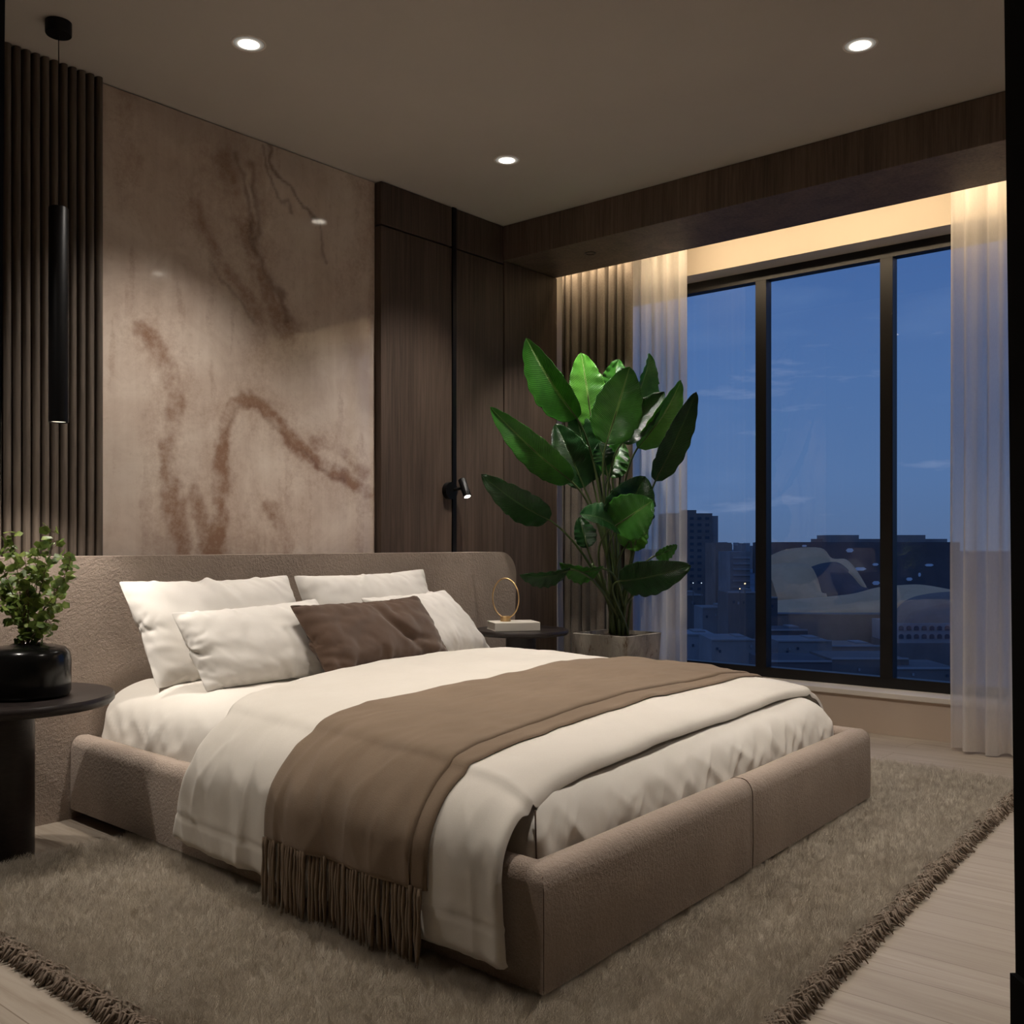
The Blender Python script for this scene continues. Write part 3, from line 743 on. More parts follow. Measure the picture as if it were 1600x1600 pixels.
def pillow(name, BLp, BRp, TRp, TLp, w, h, seed, mtl, label, press=4.0, thick=None, ck=1.35, squash=.0, dent=None, group=None):
    V, Fc, ci, PQ, LR, BT = pillow_mesh(w, h, seed, press)
    xs = [V[i].x for i in ci]; ys = [V[i].y for i in ci]
    x0, x1, y0, y1 = (xs[0]+xs[3])/2, (xs[1]+xs[2])/2, (ys[0]+ys[1])/2, (ys[2]+ys[3])/2
    zc = sum(V[i].z for i in ci)/4
    mz = max(abs(v.z-zc) for v in V); k = 1 if thick is None else thick/mz
    BLp, BRp, TRp, TLp = map(Vector, (BLp, BRp, TRp, TLp))
    nrm = ((BRp-BLp).cross(TLp-BLp)).normalized()
    out = []
    for vi, v in enumerate(V):
        gi, gj = PQ[vi]; l_, r_ = V[LR[gj][0]].x, V[LR[gj][1]].x; b_, t_ = V[BT[gi][0]].y, V[BT[gi][1]].y
        s = .28*(v.x-x0)/(x1-x0)+.72*(v.x-l_)/(r_-l_); u = .28*(v.y-y0)/(y1-y0)+.72*(v.y-b_)/(t_-b_)
        p = BLp*(1-s)*(1-u)+BRp*s*(1-u)+TLp*(1-s)*u+TRp*s*u
        d = (v.z-zc)*k
        cr = (1-abs(mn.noise(Vector((s*6+seed, u*3.2, seed*1.3)))))**6
        d += math.copysign(1, v.z-zc)*min(1, abs(v.z-zc)*40)*ck*(fr(s*1.6, u, seed, 3.0, 3)*.0045-.0035*cr-.0085*math.exp(-min(s, 1-s)/.14)*(1-abs(mn.noise(Vector((u*7+seed+2*s, s*3.0, 1.1)))))**5-.006*math.exp(-min(u, 1-u)/.12)*(1-abs(mn.noise(Vector((s*12+seed, u*2.0, 7.1)))))**5)
        if dent:
            for (ds, du, dw, dl, ang, dp) in dent:
                ca, sa = math.cos(ang), math.sin(ang); xx = (s-ds)*w*ca+(u-du)*h*sa; yy = -(s-ds)*w*sa+(u-du)*h*ca
                if v.z > zc: d -= dp*math.exp(-(yy/dw)**2-(xx/dl)**2)
        q = p+nrm*d
        out.append(q)
    o = obj(name, out, Fc, mtl, None, True, origin=(BLp+BRp)/2)
    sb = o.modifiers.new('sub', 'SUBSURF'); sb.levels = 1; sb.render_levels = 2
    return tag(o, label, 'pillow', group)
MP = M['pillow_white']
pillow('pillow', (1.90, 3.27, .475), (2.67, 3.33, .475), (2.63, 3.475, .865), (1.862, 3.475, .862), .80, .52, 11, MP, 'large white pillow leaning on the headboard, on the left', 5, .080, group='white bed pillows')
pillow('pillow', (2.72, 3.39, .475), (3.50, 3.39, .475), (3.44, 3.475, .875), (2.655, 3.475, .862), .80, .52, 12, MP, 'large white pillow leaning on the headboard, on the right', 5, .075, group='white bed pillows')
pillow('pillow', (1.955, 3.045, .480), (2.68, 3.05, .480), (2.59, 3.24, .775), (1.912, 3.20, .755), .70, .42, 13, MP, 'smaller white pillow at front left, before the large left pillow', 5, .075, group='white bed pillows')
pillow('pillow', (2.99, 3.10, .480), (3.655, 3.22, .480), (3.47, 3.36, .775), (2.85, 3.27, .765), .70, .42, 14, MP, 'smaller white pillow on the right, half behind the brown cushion', 5, .065, group='white bed pillows')
tag(pillow('cushion', (2.40, 2.93, .490), (3.21, 3.07, .500), (3.14, 3.21, .765), (2.34, 3.09, .765), .80, .40, 15, M['pillow_brown'], 'brown lumbar cushion in front of the white pillows', 5, .070, ck=2.1,
    dent=[(.62, .42, .018, .12, -.9, .030), (.72, .30, .015, .10, -.3, .02), (.55, .72, .02, .10, -1.2, .018), (.66, .80, .02, .07, 1.3, .015)]), None, 'cushion')

# ------------------------------------------------------------------ round side tables
def side_table(cx, cy, zt, R, r, th, label):
    e = empty('side_table', (cx, cy, 0), label, 'side table', 'round dark bedside tables')
    autosmooth(lathe('table_top', cx, cy, [(R-.03, zt-th), (R-.008, zt-th+.003), (R, zt-th+.012), (R, zt-.008), (R-.005, zt)], M['table'], e, 96), 50)
    autosmooth(lathe('pedestal', cx, cy, [(r-.008, .0), (r, .012), (r, zt-th)], M['table'], e, 64), 50)
tA = pix(12, 848, 3.12); side_table(tA.x, tA.y, .522, .312, .077, .034, 'round black wooden side table at the left edge holding a black vase')
tB = pix(814, 848, 5.12); side_table(tB.x, tB.y, .557, .245, .078, .028, 'round dark brown side table between bed and tall plant')

# book and ring sculpture
bx = pix(802, 848, 5.08); z0 = .5575
def rotbox(name, c, w, d, h, z, ang, m, parent=None, bev=.002):
    bm = box_bm(-w/2, w/2, -d/2, d/2, 0, h, bev); bmesh.ops.rotate(bm, verts=bm.verts, cent=(0, 0, 0), matrix=Matrix.Rotation(ang, 3, 'Z')); bmesh.ops.translate(bm, verts=bm.verts, vec=(c[0], c[1], z)); return obj_bm(name, bm, m, parent)
bk = empty('book', (bx.x, bx.y, z0), 'thick cream book lying on the side table beside the plant', 'book')
an = math.radians(-35)
rotbox('cover', bx, .235, .175, .004, z0, an, M['paper'], bk, .001); rotbox('pages', bx, .228, .168, .034, z0+.004, an, M['pages'], bk, .001)
rotbox('cover', bx, .235, .175, .004, z0+.038, an, M['paper'], bk, .001)
ux, uy = math.cos(an), math.sin(an)
rotbox('spine', (bx.x+uy*.0860, bx.y-ux*.0860), .235, .005, .042, z0, an, M['paper'], bk, .0015)
rc = pix(790, 848, 5.09); zr = z0+.0425
rs = empty('ring_sculpture', (rc.x, rc.y, zr), 'thin brass ring ornament standing on the cream book', 'ornament')
autosmooth(lathe('base', rc.x, rc.y, [(.026, zr), (.027, zr+.001), (.027, zr+.025), (.026, zr+.026)], M['brass'], rs, 32))
fa = math.atan2(AX[1], AX[0])-PI/2-math.radians(48); hx, hy = math.cos(fa), math.sin(fa); Rr = .100
pts = [(rc.x+hx*Rr*math.sin(2*PI*k/72), rc.y+hy*Rr*math.sin(2*PI*k/72), zr+.018+Rr-Rr*math.cos(2*PI*k/72)) for k in range(73)]
vs, fs = tube_geo(pts, .0036, 10); obj('ring', vs, fs, M['brass'], rs, True)

# ------------------------------------------------------------------ black vase with leafy twigs
vc = pix(44, 848, 3.10); zv = .5225
vp = empty('potted_plant', (vc.x, vc.y, zv), 'small leafy green plant in a squat glossy black vase on side table', 'plant')
lathe('vase', vc.x, vc.y, [(.105, zv), (.118, zv+.004), (.123, zv+.016), (.124, zv+.11), (.120, zv+.135), (.108, zv+.150), (.080, zv+.158), (.055, zv+.160), (.050, zv+.164), (.046, zv+.160), (.046, zv+.12)], M['ceramic'], vp, 64)
lathe('soil', vc.x, vc.y, [(.046, zv+.121), (.02, zv+.126), (.001, zv+.127)], M['soil'], vp, 24, cap=False)
rnd = random.Random(21); lv = []; lf = []; sv = []; sf = []
def leaflet(c, nrm, up, r):
    k = len(lv); nrm = nrm.normalized(); up = (up-nrm*up.dot(nrm)).normalized(); sd = nrm.cross(up)
    lv.append(c+nrm*r*.12)
    for q in range(10):
        a = 2*PI*q/10; rr = r*(1.0 if q % 2 else .80)*(1.05 if q < 5 else .95)
        lv.append(c+up*math.cos(a)*rr+sd*math.sin(a)*rr*.92-nrm*r*.12*math.cos(2*a))
    for q in range(10): lf.append((k, k+1+q, k+1+(q+1) % 10))
TG = [(20, 838, 0), (86, 832, .02), (110, 870, -.02), (60, 850, .03), (-8, 850, 0), (88, 935, .03), (5, 905, .05), (45, 900, -.04), (95, 905, -.05), (-25, 900, .02), (10, 950, -.03), (68, 880, .06), (75, 965, -.04), (30, 945, .05), (50, 975, 0), (38, 870, -.05)]
for (px, py, dz) in TG:
    b0 = Vector((vc.x+rnd.uniform(-.02, .02), vc.y+rnd.uniform(-.02, .02), zv+.12)); e0 = pix(px, py, 3.10+dz)
    mid1 = b0+Vector((0, 0, (e0.z-b0.z)*.5)); mid2 = e0.lerp(b0, .25)+Vector((rnd.uniform(-.02, .02), rnd.uniform(-.02, .02), -.02))
    P = bez(b0, mid1, mid2, e0, 14); tube_geo(P, [.0022-.0001*k for k in range(14)], 5, sv, sf)
    for k in range(5, 14):
        for q in range(2 if k < 9 else 4):
            dirv = Vector((rnd.uniform(-1, 1), rnd.uniform(-1, 1), rnd.uniform(-.5, .7))).normalized(); rr = rnd.uniform(.010, .021)
            c = P[k]+dirv*rnd.uniform(.014, .036)
            if c.z < zv+.165: c.z = zv+.165+rnd.uniform(0, .02)
            tube_geo([P[k], c], .0007, 4, sv, sf)
            leaflet(c, Vector((rnd.uniform(-1, 1), rnd.uniform(-1, 1), rnd.uniform(.1, 1.2))), dirv, rr)
obj('twigs', sv, sf, M['twig'], vp, True); obj('foliage', lv, lf, M['herb'], vp, True)

# ------------------------------------------------------------------ planter with tall broad-leaved plant
pc = Vector((4.655, 3.165, 0)); PH = .495
pl = empty('potted_plant', (pc.x, pc.y, 0), 'tall plant with big paddle leaves in a square stone planter', 'plant')
def rrect(h, r, n=5):
    out = []
    for cx_, cy_, a0_ in ((h-r, h-r, 0), (-h+r, h-r, 90), (-h+r, -h+r, 180), (h-r, -h+r, 270)):
        for k in range(n+1):
            a = math.radians(a0_+90*k/n); out.append((cx_+r*math.cos(a), cy_+r*math.sin(a)))
    return out
vs = []; fs = []; lay = [(.15, 0, .03), (.155, .005, .03), (.186, PH-.006, .035), (.188, PH, .035), (.172, PH+.001, .03), (.168, PH-.03, .03), (.165, PH-.10, .03)]
for h, z, r in lay:
    for x, y in rrect(h, r): vs.append((pc.x+x, pc.y+y, z))
n = 24
for i in range(len(lay)-1):
    for k in range(n): fs.append((i*n+k, i*n+(k+1) % n, (i+1)*n+(k+1) % n, (i+1)*n+k))
fs.append(tuple(range(n-1, -1, -1)))
autosmooth(obj('planter', vs, fs, M['stone'], pl), 50)
vs = []; fs = []; G = 16
for j in range(G+1):
    for i in range(G+1):
        x = -.163+.326*i/G; y = -.163+.326*j/G; vs.append((pc.x+x, pc.y+y, PH-.03+.02*fr(x, y, 1, 14)+.02*(1-(x*x+y*y)/.04)))
fs = [(j*(G+1)+i, j*(G+1)+i+1, (j+1)*(G+1)+i+1, (j+1)*(G+1)+i) for j in range(G) for i in range(G)]
obj('soil', vs, fs, M['soil'], pl, True)
rnd = random.Random(5)
def bigleaf(tip, base, width, dep_t, dep_b, face, kind='leaf', fold=.35, bend=.04, droop=0.0, root=None, asym=0, curl=0.0):
    """tip/base in photograph pixels, dep_* metres ahead of the eye, width in pixels; face: rotation of the blade about its rib"""
    T_, B_ = pix(*tip, dep_t), pix(*base, dep_b); ax = (T_-B_); L = ax.length; axn = ax.normalized()
    view = Vector((-AX[0], -AX[1], 0)); nrm = (view-axn*view.dot(axn)).normalized(); nrm = Matrix.Rotation(face, 3, axn) @ nrm; side = axn.cross(nrm).normalized()
    hw = 1.10*width/1560*dep_b/2/max(.35, abs(math.cos(face)))
    NU, NV = 12, 34; vs = []; uv = []; cut = [rnd.uniform(0, 1) for _ in range(NV+1)]
    nots = {rnd.randrange(6, NV-5): rnd.choice((-1, 1)) for _ in range(3)}
    for j in range(NV+1):
        v = j/NV; prof_ = (math.sin(PI*min(1, v**.72*1.0)))**.62 if v < 1 else 0
        prof_ = (v/.10)**.6 if v < .0 else prof_
        prof_ = max(prof_, 0)*(1 if v < .9 else 1)
        c = B_+ax*v+nrm*(bend*math.sin(v*PI)*L*1.5)+Vector((0, 0, -droop*L*v*v))+side*(curl*L*math.sin(v*PI))
        for i in range(-NU, NU+1):
            u = i/NU; w = prof_*hw
            if nots.get(j) == (1 if i > 0 else -1) and abs(i) == NU: w *= .93
            w *= 1+.03*math.sin(j*1.1+(2 if i > 0 else 0))*(abs(u) > .8)
            au = abs(u)
            p = c+side*(u*w*math.cos(fold*au))+nrm*(au*w*math.sin(fold)*(1-.25*au))
            p += nrm*(.0035*math.sin(v*40+u*2)*au+.006*mn.noise(Vector((v*5, u*2, L*30))))
            vs.append(p); uv.append((u, v))
    W_ = 2*NU+1; fs = [(j*W_+i, j*W_+i+1, (j+1)*W_+i+1, (j+1)*W_+i) for j in range(NV) for i in range(W_-1)]
    o = obj('leaf', vs, fs, M[kind], pl, True)
    ul = o.data.uv_layers.new(name='UVMap')
    for lp in o.data.loops: ul.data[lp.index].uv = uv[lp.vertex_index]
    sol = o.modifiers.new('s', 'SOLIDIFY'); sol.thickness = .0012; sol.offset = -1
    # petiole
    r0 = root or (pc.x+rnd.uniform(-.04, .05), pc.y+rnd.uniform(-.05, .05))
    R0 = Vector((r0[0], r0[1], PH-.035)); hgt = B_.z-R0.z
    q1 = R0+Vector(((B_.x-R0.x)*.18, (B_.y-R0.y)*.18, hgt*.45)); q2 = B_-axn*min(.22, hgt*.35)
    P = bez(R0, q1, q2, B_, 18)
    P += [B_+ax*v+nrm*(bend*math.sin(v*PI)*L*1.5)+Vector((0, 0, -droop*L*v*v))+side*(curl*L*math.sin(v*PI))-nrm*.001 for v in (.1, .2, .35, .5, .7, .85)]
    vs, fs = tube_geo(P, [.0095-.0045*k/17 for k in range(18)]+[.0045, .004, .0033, .0028, .002, .0012], 8)
    obj('stem', vs, fs, M['stem'], pl, True)
D = 5.55
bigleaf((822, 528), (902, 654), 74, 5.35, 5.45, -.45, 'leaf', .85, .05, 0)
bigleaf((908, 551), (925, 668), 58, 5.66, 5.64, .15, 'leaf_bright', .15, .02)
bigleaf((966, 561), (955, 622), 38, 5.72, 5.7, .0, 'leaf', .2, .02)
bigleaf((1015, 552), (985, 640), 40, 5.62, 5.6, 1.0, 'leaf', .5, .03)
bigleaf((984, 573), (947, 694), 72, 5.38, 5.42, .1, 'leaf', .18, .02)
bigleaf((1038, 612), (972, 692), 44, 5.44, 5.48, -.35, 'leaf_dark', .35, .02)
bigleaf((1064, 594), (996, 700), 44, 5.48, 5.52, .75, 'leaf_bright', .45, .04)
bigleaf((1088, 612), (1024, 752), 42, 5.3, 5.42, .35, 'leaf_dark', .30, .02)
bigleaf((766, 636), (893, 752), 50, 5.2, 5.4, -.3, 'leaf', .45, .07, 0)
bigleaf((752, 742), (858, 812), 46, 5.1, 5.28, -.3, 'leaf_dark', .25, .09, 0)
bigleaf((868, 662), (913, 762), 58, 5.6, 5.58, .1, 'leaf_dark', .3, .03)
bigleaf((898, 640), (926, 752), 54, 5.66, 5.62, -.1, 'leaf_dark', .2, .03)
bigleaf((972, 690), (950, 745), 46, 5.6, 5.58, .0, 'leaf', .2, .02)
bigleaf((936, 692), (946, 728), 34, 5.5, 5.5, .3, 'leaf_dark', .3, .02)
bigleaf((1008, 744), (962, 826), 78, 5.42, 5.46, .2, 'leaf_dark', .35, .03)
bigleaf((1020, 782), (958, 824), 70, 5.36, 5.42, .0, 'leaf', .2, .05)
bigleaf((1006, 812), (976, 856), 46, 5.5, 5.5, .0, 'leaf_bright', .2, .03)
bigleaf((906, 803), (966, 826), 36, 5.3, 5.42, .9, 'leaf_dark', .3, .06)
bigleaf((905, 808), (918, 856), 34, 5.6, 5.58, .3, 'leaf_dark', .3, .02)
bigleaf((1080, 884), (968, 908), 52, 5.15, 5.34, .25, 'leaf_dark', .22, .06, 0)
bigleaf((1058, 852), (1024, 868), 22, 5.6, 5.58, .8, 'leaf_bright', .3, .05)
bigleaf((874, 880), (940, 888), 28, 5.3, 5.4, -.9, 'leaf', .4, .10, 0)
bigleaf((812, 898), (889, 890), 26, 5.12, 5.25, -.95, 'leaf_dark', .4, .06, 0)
for k, (px, py) in enumerate([(925, 880), (945, 905), (985, 880), (1000, 900)]):   # young shoots
    P = bez((pc.x+rnd.uniform(-.04, .04), pc.y+rnd.uniform(-.04, .04), PH-.03), (pc.x, pc.y, .7), pix(px, py+40, 5.5), pix(px, py, 5.5), 10)
    vs, fs = tube_geo(P, [.010-.0006*q for q in range(10)], 7); obj('stem', vs, fs, M['stem'], pl, True)

# ------------------------------------------------------------------ curtains
def curtain(name, x, y0, y1, zb, zt, m, folds, amp, label, nz=24, th=None, seed=0, loose=.5):
    NYc = folds*14; vs = []; fs = []
    for i in range(NYc+1):
        u = i/NYc; y = y0+(y1-y0)*u
        for j in range(nz+1):
            w = j/nz; z = zb+(zt-zb)*w
            ph = u*folds*2*PI+1.3*mn.noise(Vector((u*folds*.6, w*.7, seed)))*loose*2
            am = amp*(.75+.5*mn.noise(Vector((u*folds*.9, w*.5+4, seed))))*(1-.35*w)
            xx = x+am*math.sin(ph)+.25*am*math.sin(2.3*ph+1)
            yy = y+.010*mn.noise(Vector((u*folds, w*1.4, seed+3)))*(1-w)+ .25*am*math.sin(2*ph)
            vs.append((xx, yy, z+(.006*math.sin(ph*.5) if j == 0 else 0)))
    for i in range(NYc):
        for j in range(nz): a = i*(nz+1)+j; fs.append((a, a+1, a+nz+2, a+nz+1))
    o = obj(name, vs, fs, m, None, True)
    if th: s_ = o.modifiers.new('s', 'SOLIDIFY'); s_.thickness = th
    return tag(o, label, 'curtain')
curtain('curtain', 4.945, 3.765, 3.255, .012, 2.76, M['drape'], 8, .052, 'heavy brown curtain gathered in the corner behind the tall plant', th=.004, seed=2, loose=.7)
curtain('sheer_curtain', 5.06, 3.42, 2.955, .012, 2.76, M['sheer'], 5, .032, 'sheer white curtain hanging right of the heavy brown curtain', seed=5)
curtain('sheer_curtain', 5.02, 1.49, .62, .010, 2.76, M['sheer'], 8, .042, 'sheer white curtain at the right edge of the window', seed=8)

# ------------------------------------------------------------------ rug
RC = [Vector((1.06, .86, 0)), Vector((4.46, 1.03, 0)), Vector((4.46, 3.10, 0)), Vector((1.06, 3.12, 0))]
def RG(u, v): return RC[0]*(1-u)*(1-v)+RC[1]*u*(1-v)+RC[3]*(1-u)*v+RC[2]*u*v
rug = empty('rug', (2.76, 2.0, 0), 'large shaggy taupe rug under the bed with fringed edges', 'rug')
GU, GV = 68, 44; vs = []
for j in range(GV+1):
    for i in range(GU+1): p = RG(i/GU, j/GV); vs.append((p.x+.006*mn.noise(Vector((j*.9, i*.9, 0))), p.y+.006*mn.noise(Vector((i*.9, j*.9, 3))), .010))
fs = [(j*(GU+1)+i, j*(GU+1)+i+1, (j+1)*(GU+1)+i+1, (j+1)*(GU+1)+i) for j in range(GV) for i in range(GU)]
base_ = obj('backing', [RG(0, 0)+Vector((0, 0, .001)), RG(1, 0)+Vector((0, 0, .001)), RG(1, 1)+Vector((0, 0, .001)), RG(0, 1)+Vector((0, 0, .001))]+[RG(0, 0)+Vector((0, 0, .009)), RG(1, 0)+Vector((0, 0, .009)), RG(1, 1)+Vector((0, 0, .009)), RG(0, 1)+Vector((0, 0, .009))],
    [(3, 2, 1, 0), (4, 5, 6, 7), (0, 1, 5, 4), (1, 2, 6, 5), (2, 3, 7, 6), (3, 0, 4, 7)], M['rug_fringe'], rug)
def in_bed(x, y): return 1.78 < x < 3.66 and 1.46 < y
fs = [f for f in fs if not all(in_bed(vs[k][0], vs[k][1]) for k in f)]
pile = obj('pile', vs, fs, M['rug'], rug); pile['kind'] = 'stuff'
pm = pile.modifiers.new('pile', 'PARTICLE_SYSTEM'); ps = pile.particle_systems[0]; st_ = ps.settings
st_.type = 'HAIR'; st_.count = 110000; st_.hair_length = .015; st_.hair_step = 3; st_.use_advanced_hair = True
st_.normal_factor = .0040; st_.brownian_factor = .004; st_.factor_random = .006; st_.distribution = 'RAND'
st_.child_type = 'SIMPLE'; st_.rendered_child_count = 9; st_.child_percent = 1 if hasattr(st_, 'child_percent') else 1
st_.child_radius = .009; st_.child_roundness = .3; st_.roughness_endpoint = .010; st_.roughness_2 = .003; st_.roughness_2_size = .6
st_.child_length = 1.0; st_.clump_factor = .0
st_.root_radius = 1.0; st_.tip_radius = .35; st_.radius_scale = .00065; st_.render_step = 3
ps.seed = 4
# fringe on the two long visible edges: short thick strands
rnd = random.Random(9); fv = []; ff = []
def fringe(p, q, n, outv):
    for k in range(n):
        c = p.lerp(q, (k+rnd.random())/n); L_ = rnd.uniform(.020, .044); d_ = (outv+Vector((rnd.uniform(-.8, .8), rnd.uniform(-.8, .8), 0))).normalized()
        z0_ = rnd.uniform(.006, .028); c = c-outv*rnd.uniform(0, .03)
        P = [c+Vector((0, 0, z0_)), c+d_*L_*.5+Vector((0, 0, z0_+rnd.uniform(.0, .012))), c+d_*L_+Vector((0, 0, rnd.uniform(.003, .014)))]
        tube_geo(P, [.0028, .0040, .0016], 5, fv, ff)
fringe(RC[0], RC[3], 2300, Vector((-1, 0, 0))); fringe(RC[0], RC[1], 3000, Vector((0, -1, 0)))
fr_o = obj('fringe', fv, ff, M['rug_fringe'], rug, True); fr_o['kind'] = 'stuff'

# ------------------------------------------------------------------ the city outside
def citymat(name, c, c2=None, win=None):
    m, t, b = mat(name, c, .9, 0, .1)
    n = t.noise(t.coord(), .06, 5, .65)
    c2 = c2 or tuple(x*.75 for x in c); t.l.new(t.ramp(n, [(.35, c2), (.65, c)]), b.inputs['Base Color']); return m
CM = {'dark': citymat('city_dark', (.24, .20, .19)), 'mid': citymat('city_mid', (.36, .31, .30)), 'tan': citymat('city_tan', (.98, .56, .31), (.84, .46, .25)), 'roof': citymat('city_roof', (.17, .145, .15)),
      'pale': citymat('city_pale', (.42, .38, .38)), 'ground': citymat('city_ground', (.20, .22, .27)), 'white': citymat('city_white', (.9, .9, .92), (.85, .85, .9)), 'glassy': citymat('city_window', (.10, .11, .14)), 'brick': citymat('city_brick', (.40, .27, .22))}
GZ = -38.0
def cp(px, t): return pix(px, 848, t)
FW = Vector((AX[0], AX[1], 0)); RT_ = Vector((AX[1], -AX[0], 0))
def zpx(py, t): return EYE-(py-848)/1560*t
def block(name, px0, px1, pytop, t, depth, m, label, cat='building', group=None, parent=None, zb=None, top=None, yaw=0):
    c = cp((px0+px1)/2, t); w = (px1-px0)/1560*t; zt = zpx(pytop, t); zb = GZ if zb is None else zb
    r = (RT_*math.cos(yaw)+FW*math.sin(yaw)); f = (FW*math.cos(yaw)-RT_*math.sin(yaw))
    q = [c-r*w/2, c+r*w/2, c+r*w/2+f*depth, c-r*w/2+f*depth]
    vs = [Vector((v.x, v.y, zb)) for v in q]+[Vector((v.x, v.y, zt)) for v in q]
    o = obj(name, vs, [(3, 2, 1, 0), (4, 5, 6, 7), (0, 1, 5, 4), (1, 2, 6, 5), (2, 3, 7, 6), (3, 0, 4, 7)], m, parent)
    if parent is None: tag(o, label, cat, group)
    return o
def quadpx(name, corners, m, parent, t, thick=.4):
    """a flat fixture of a facade at distance t with a real thickness"""
    P = [pix(px, py, t) for px, py in corners]; vs = [p+FW*0 for p in P]+[p+FW*thick for p in P]; n = len(P)
    return obj(name, vs, [tuple(range(n)), tuple(range(2*n-1, n-1, -1))]+[(i, (i+1) % n, n+(i+1) % n, n+i) for i in range(n)][::-1], m, parent)
c = cp(1400, 900)
gq = [Vector((30, -600, GZ)), Vector((5000, -4000, GZ)), Vector((5000, 5000, GZ)), Vector((30, 900, GZ))]
g_ = obj('ground', gq, [(0, 1, 2, 3)], CM['ground']); g_['kind'] = 'structure'
# tall apartment tower
tw = block('apartment_tower', 1040, 1113, 802, 620, 30, CM['dark'], 'tall dark apartment tower behind the plant, left window pane')
block('roof_housing', 1066, 1088, 797, 625, 8, CM['dark'], '', parent=tw, zb=zpx(803, 625))
block('stair_tower', 1112, 1122, 806, 622, 20, CM['mid'], '', parent=tw)
for k in range(12):
    for c_ in range(4):
        x0 = 1066+c_*12; y0 = 808+k*10
        quadpx('window', [(x0, y0), (x0+6, y0), (x0+6, y0+4), (x0, y0+4)], CM['glassy'], tw, 619.8, .3)
st2 = block('stepped_block', 1118, 1143, 848, 560, 30, CM['brick'], 'lower brown apartment block beside the tall tower')
st3 = block('stepped_block', 1141, 1172, 862, 520, 30, CM['mid'], 'grey apartment block with balconies, right of the brown block')
for k in range(9): quadpx('balcony', [(1146, 870+k*9), (1172, 870+k*9), (1172, 873+k*9), (1146, 873+k*9)], CM['pale'], st3, 519.5, .6)
# far horizon houses
rnd = random.Random(31)
for k in range(60):
    px = 1110+k*6.4+rnd.uniform(-3, 3)
    if px > 1490: break
    block('distant_house', px, px+rnd.uniform(3, 8), rnd.uniform(846.5, 853), rnd.uniform(900, 1500), 20, CM[rnd.choice(('mid', 'pale', 'dark'))], 'tiny distant house on the hazy city horizon', 'building', 'distant houses along the horizon')
# large dark hall with rooftop units
hall = block('exhibition_hall', 1232, 1500, 847, 430, 60, CM['roof'], 'long dark flat roofed hall across the right panes')
block('roof_housing', 1298, 1342, 836, 440, 20, CM['mid'], '', parent=hall, zb=zpx(847.5, 440))
block('roof_housing', 1402, 1446, 836, 445, 20, CM['mid'], '', parent=hall, zb=zpx(847.5, 445))
block('parapet', 1270, 1480, 842, 452, 3, CM['mid'], '', parent=hall, zb=zpx(847.5, 452))
def lens_px(px, py, w, h): return [(px-w, py), (px-w*.5, py-h), (px+w*.6, py-h), (px+w, py), (px+w*.5, py+h), (px-w*.6, py+h)]
for (px, py, w, h) in ((1257, 853, 4, 1.5), (1256, 860, 3.5, 1.2), (1328, 860, 6, 3), (1259, 881, 5, 1.6), (1344, 889, 10, 2.5), (1368, 882, 5, 2), (1329, 909, 4, 2), (1369, 911, 6, 3), (1452, 883, 7, 2), (1421, 905, 5, 2.5), (1437, 898, 2, 3)):
    quadpx('skylight', lens_px(px, py, w, h), CM['white'], hall, 429.6, .5)
# curved tan and dark shapes across the middle and right panes
def curved(name, top, bot, t, m, label, depth=25, parent=None):
    T_ = catmull(top, 5); Bm = catmull(bot, 5); n = min(len(T_), len(Bm))
    vs = []
    for k in range(n):
        a = pix(*T_[k], t+depth*.6); b2 = pix(*Bm[k], t)
        for j in range(6):
            w = j/5; p = b2.lerp(a, w)+Vector((0, 0, 1))*math.sin(w*PI)*.8; vs.append(p)
        vs.append(a+FW*depth*.5+Vector((0, 0, -6))); vs.append(Vector((b2.x, b2.y, b2.z-3)))
    fs = []
    for k in range(n-1):
        A0 = k*8; A1 = (k+1)*8
        for j in range(6): fs.append((A0+j, A0+j+1, A1+j+1, A1+j))
        fs.append((A0+7, A0, A1, A1+7))
    fs.append((7, 0, 1, 2, 3, 4, 5, 6)); L_ = (n-1)*8; fs.append((L_+6, L_+5, L_+4, L_+3, L_+2, L_+1, L_, L_+7))
    o = obj(name, vs, fs, m, parent, True)
    if parent is None: tag(o, label, 'building')
    return o
curved('curved_shape', [(1196, 872), (1230, 858), (1282, 856), (1300, 872), (1322, 874), (1338, 890), (1352, 914)], [(1200, 930), (1232, 925), (1262, 918), (1290, 900), (1318, 892), (1340, 905), (1356, 926)], 385, CM['tan'], 'tan sweeping curved shape in the middle pane')
cr = curved('curved_shape', [(1196, 884), (1225, 880), (1262, 882), (1276, 900), (1284, 925), (1290, 930)], [(1214, 932), (1232, 934), (1250, 936), (1268, 934), (1280, 932), (1292, 931)], 360, CM['tan'], 'smaller tan shell shape below the sweeping curved shape')
curved('curved_shape', [(1264, 887), (1285, 880), (1310, 879), (1330, 895), (1345, 915), (1357, 922)], [(1284, 931), (1298, 932), (1312, 931), (1328, 929), (1344, 925), (1357, 922)], 372, CM['roof'], 'dark shell shape framed by the tan sweeping shape')
tb = curved('curved_shape', [(1170, 942), (1215, 938), (1270, 934), (1330, 928), (1370, 918), (1410, 914), (1445, 914), (1500, 924)], [(1172, 956), (1215, 960), (1270, 958), (1330, 958), (1372, 960), (1398, 962), (1400, 945), (1500, 930)], 330, CM['tan'], 'wide wavy tan band above the rooftops')
tw2 = block('terrace_building', 1205, 1400, 959, 325, 20, CM['brick'], 'broad dusky building under the wavy tan band')
quadpx('cornice', [(1205, 957), (1376, 958), (1376, 960.5), (1205, 959.5)], CM['pale'], tw2, 324.4, .8)
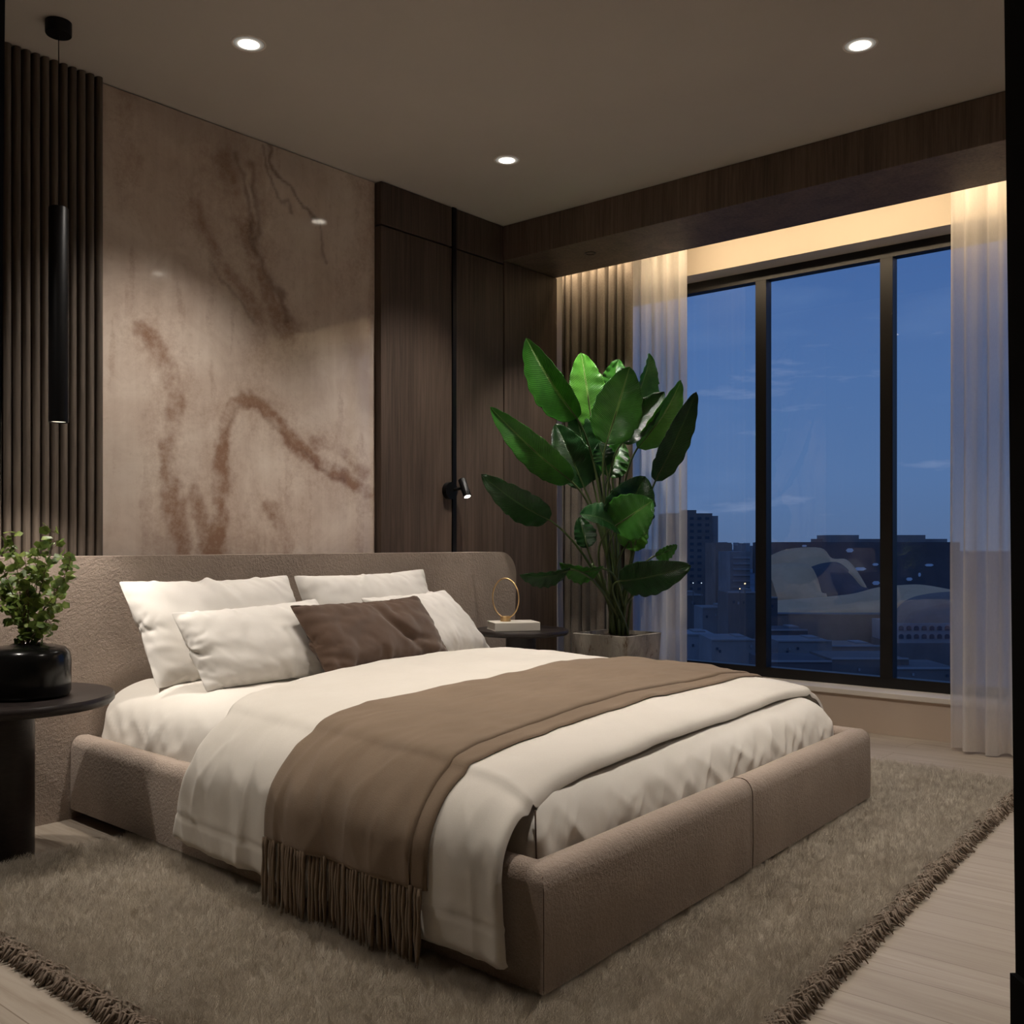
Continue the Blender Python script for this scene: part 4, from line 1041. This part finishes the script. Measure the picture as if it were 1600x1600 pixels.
# domed arcade building on the right
dome = curved('domed_building', [(1398, 968), (1404, 948), (1424, 934), (1455, 927), (1490, 924), (1520, 922)], [(1398, 975), (1404, 974), (1424, 973), (1455, 974), (1490, 974), (1520, 974)], 300, CM['brick'], 'domed building with two rows of arched windows at the right')
bb = block('facade', 1400, 1520, 974, 299, 20, CM['pale'], '', parent=dome, zb=zpx(1006, 299))
block('base', 1398, 1520, 1005, 298.6, 20, CM['dark'], '', parent=dome)
for r_ in range(2):
    for k in range(9):
        x0 = 1405+k*12; y0 = 978+r_*13
        quadpx('arch_window', [(x0, y0+7), (x0, y0+2), (x0+2, y0), (x0+5, y0), (x0+7, y0+2), (x0+7, y0+7)], CM['glassy'], dome, 298.7, .3)
# nearer rooftops
for (x0, x1, y, t_, m_, lab) in ((1040, 1098, 930, 300, 'dark', 'dark block with a lit railing under the tall tower'),
        (1098, 1140, 950, 270, 'mid', 'low grey flat roofed block below the apartment tower'),
        (1138, 1184, 926, 250, 'dark', 'dark office block with a pale roof edge beside the mullion'),
        (1170, 1215, 934, 290, 'roof', 'dark low block just right of the left mullion'),
        (1040, 1120, 992, 210, 'pale', 'pale flat roofed building low in the left pane'),
        (1112, 1180, 1000, 190, 'mid', 'grey low building at the bottom of the left pane'),
        (1200, 1262, 985, 230, 'roof', 'dark roof at the bottom left of the middle pane'),
        (1216, 1300, 1002, 200, 'mid', 'grey rooftop with pale edge in the middle pane'),
        (1290, 1376, 1010, 215, 'brick', 'brownish rooftop at lower right of the middle pane'),
        (1200, 1300, 1034, 160, 'roof', 'dark flat roof lowest in the middle pane'),
        (1300, 1420, 1030, 170, 'dark', 'dark flat roof with pale terrace near the right mullion'),
        (1395, 1500, 1045, 165, 'dark', 'dark flat roof lowest in the right pane')):
    bb = block('rooftop_building', x0, x1, y, t_, 13, CM[m_], lab)
    block('roof_edge', x0, x1, y-1.6, t_-.3, .6, CM['pale'], '', parent=bb, zb=zpx(y+.8, t_-.3))
    block('roof_housing', x0+(x1-x0)*.55, x0+(x1-x0)*.78, y-6, t_+6, 6, CM['mid'], '', parent=bb, zb=zpx(y, t_+6)-.4)
    for k in range(3):
        xx = rnd.uniform(x0+3, x1-6); yy = y+rnd.uniform(5, 16)
        quadpx('window', [(xx, yy), (xx+3, yy), (xx+3, yy+4), (xx, yy+4)], CM['glassy'] if k else CM['pale'], bb, t_-.3, .2)
# a few lit street lamps far below
LL = ['on the dark office block left of the mullion, upper one', 'on the dark office block left of the mullion, lower one', 'below the tall apartment tower, left one', 'below the tall apartment tower, right one', 'on the hall roof edge at far left', 'left edge of the tan sweeping shape', 'above the domed building at right', 'beside the lower brown apartment block']
for li_, (px, py, t_, w) in enumerate(((1164, 912, 249, 1.4), (1156, 920, 249, 1.1), (1083, 911, 299, 1.0), (1096, 911, 299, 1.0), (1229, 859, 428, 1.1), (1202, 900, 356, 1.2), (1398, 919, 297, 1.3), (1140, 855, 700, 1.5))):
    p = pix(px, py, t_-2); r_ = w/1560*t_
    bm = bmesh.new(); bmesh.ops.create_icosphere(bm, subdivisions=1, radius=r_); bmesh.ops.translate(bm, verts=bm.verts, vec=p)
    e = empty('street_lamp', (p.x, p.y, GZ), 'tiny glowing city lamp '+LL[li_], 'street lamp', 'glowing lamps in the city')
    obj_bm('lantern', bm, M['citylight'] if w > 1.05 else M['citylight_cool'], e)
    vs, fs = tube_geo([(p.x, p.y, GZ), (p.x, p.y, p.z)], .12, 6); obj('pole', vs, fs, CM['dark'], e)
bpy.context.view_layer.update()
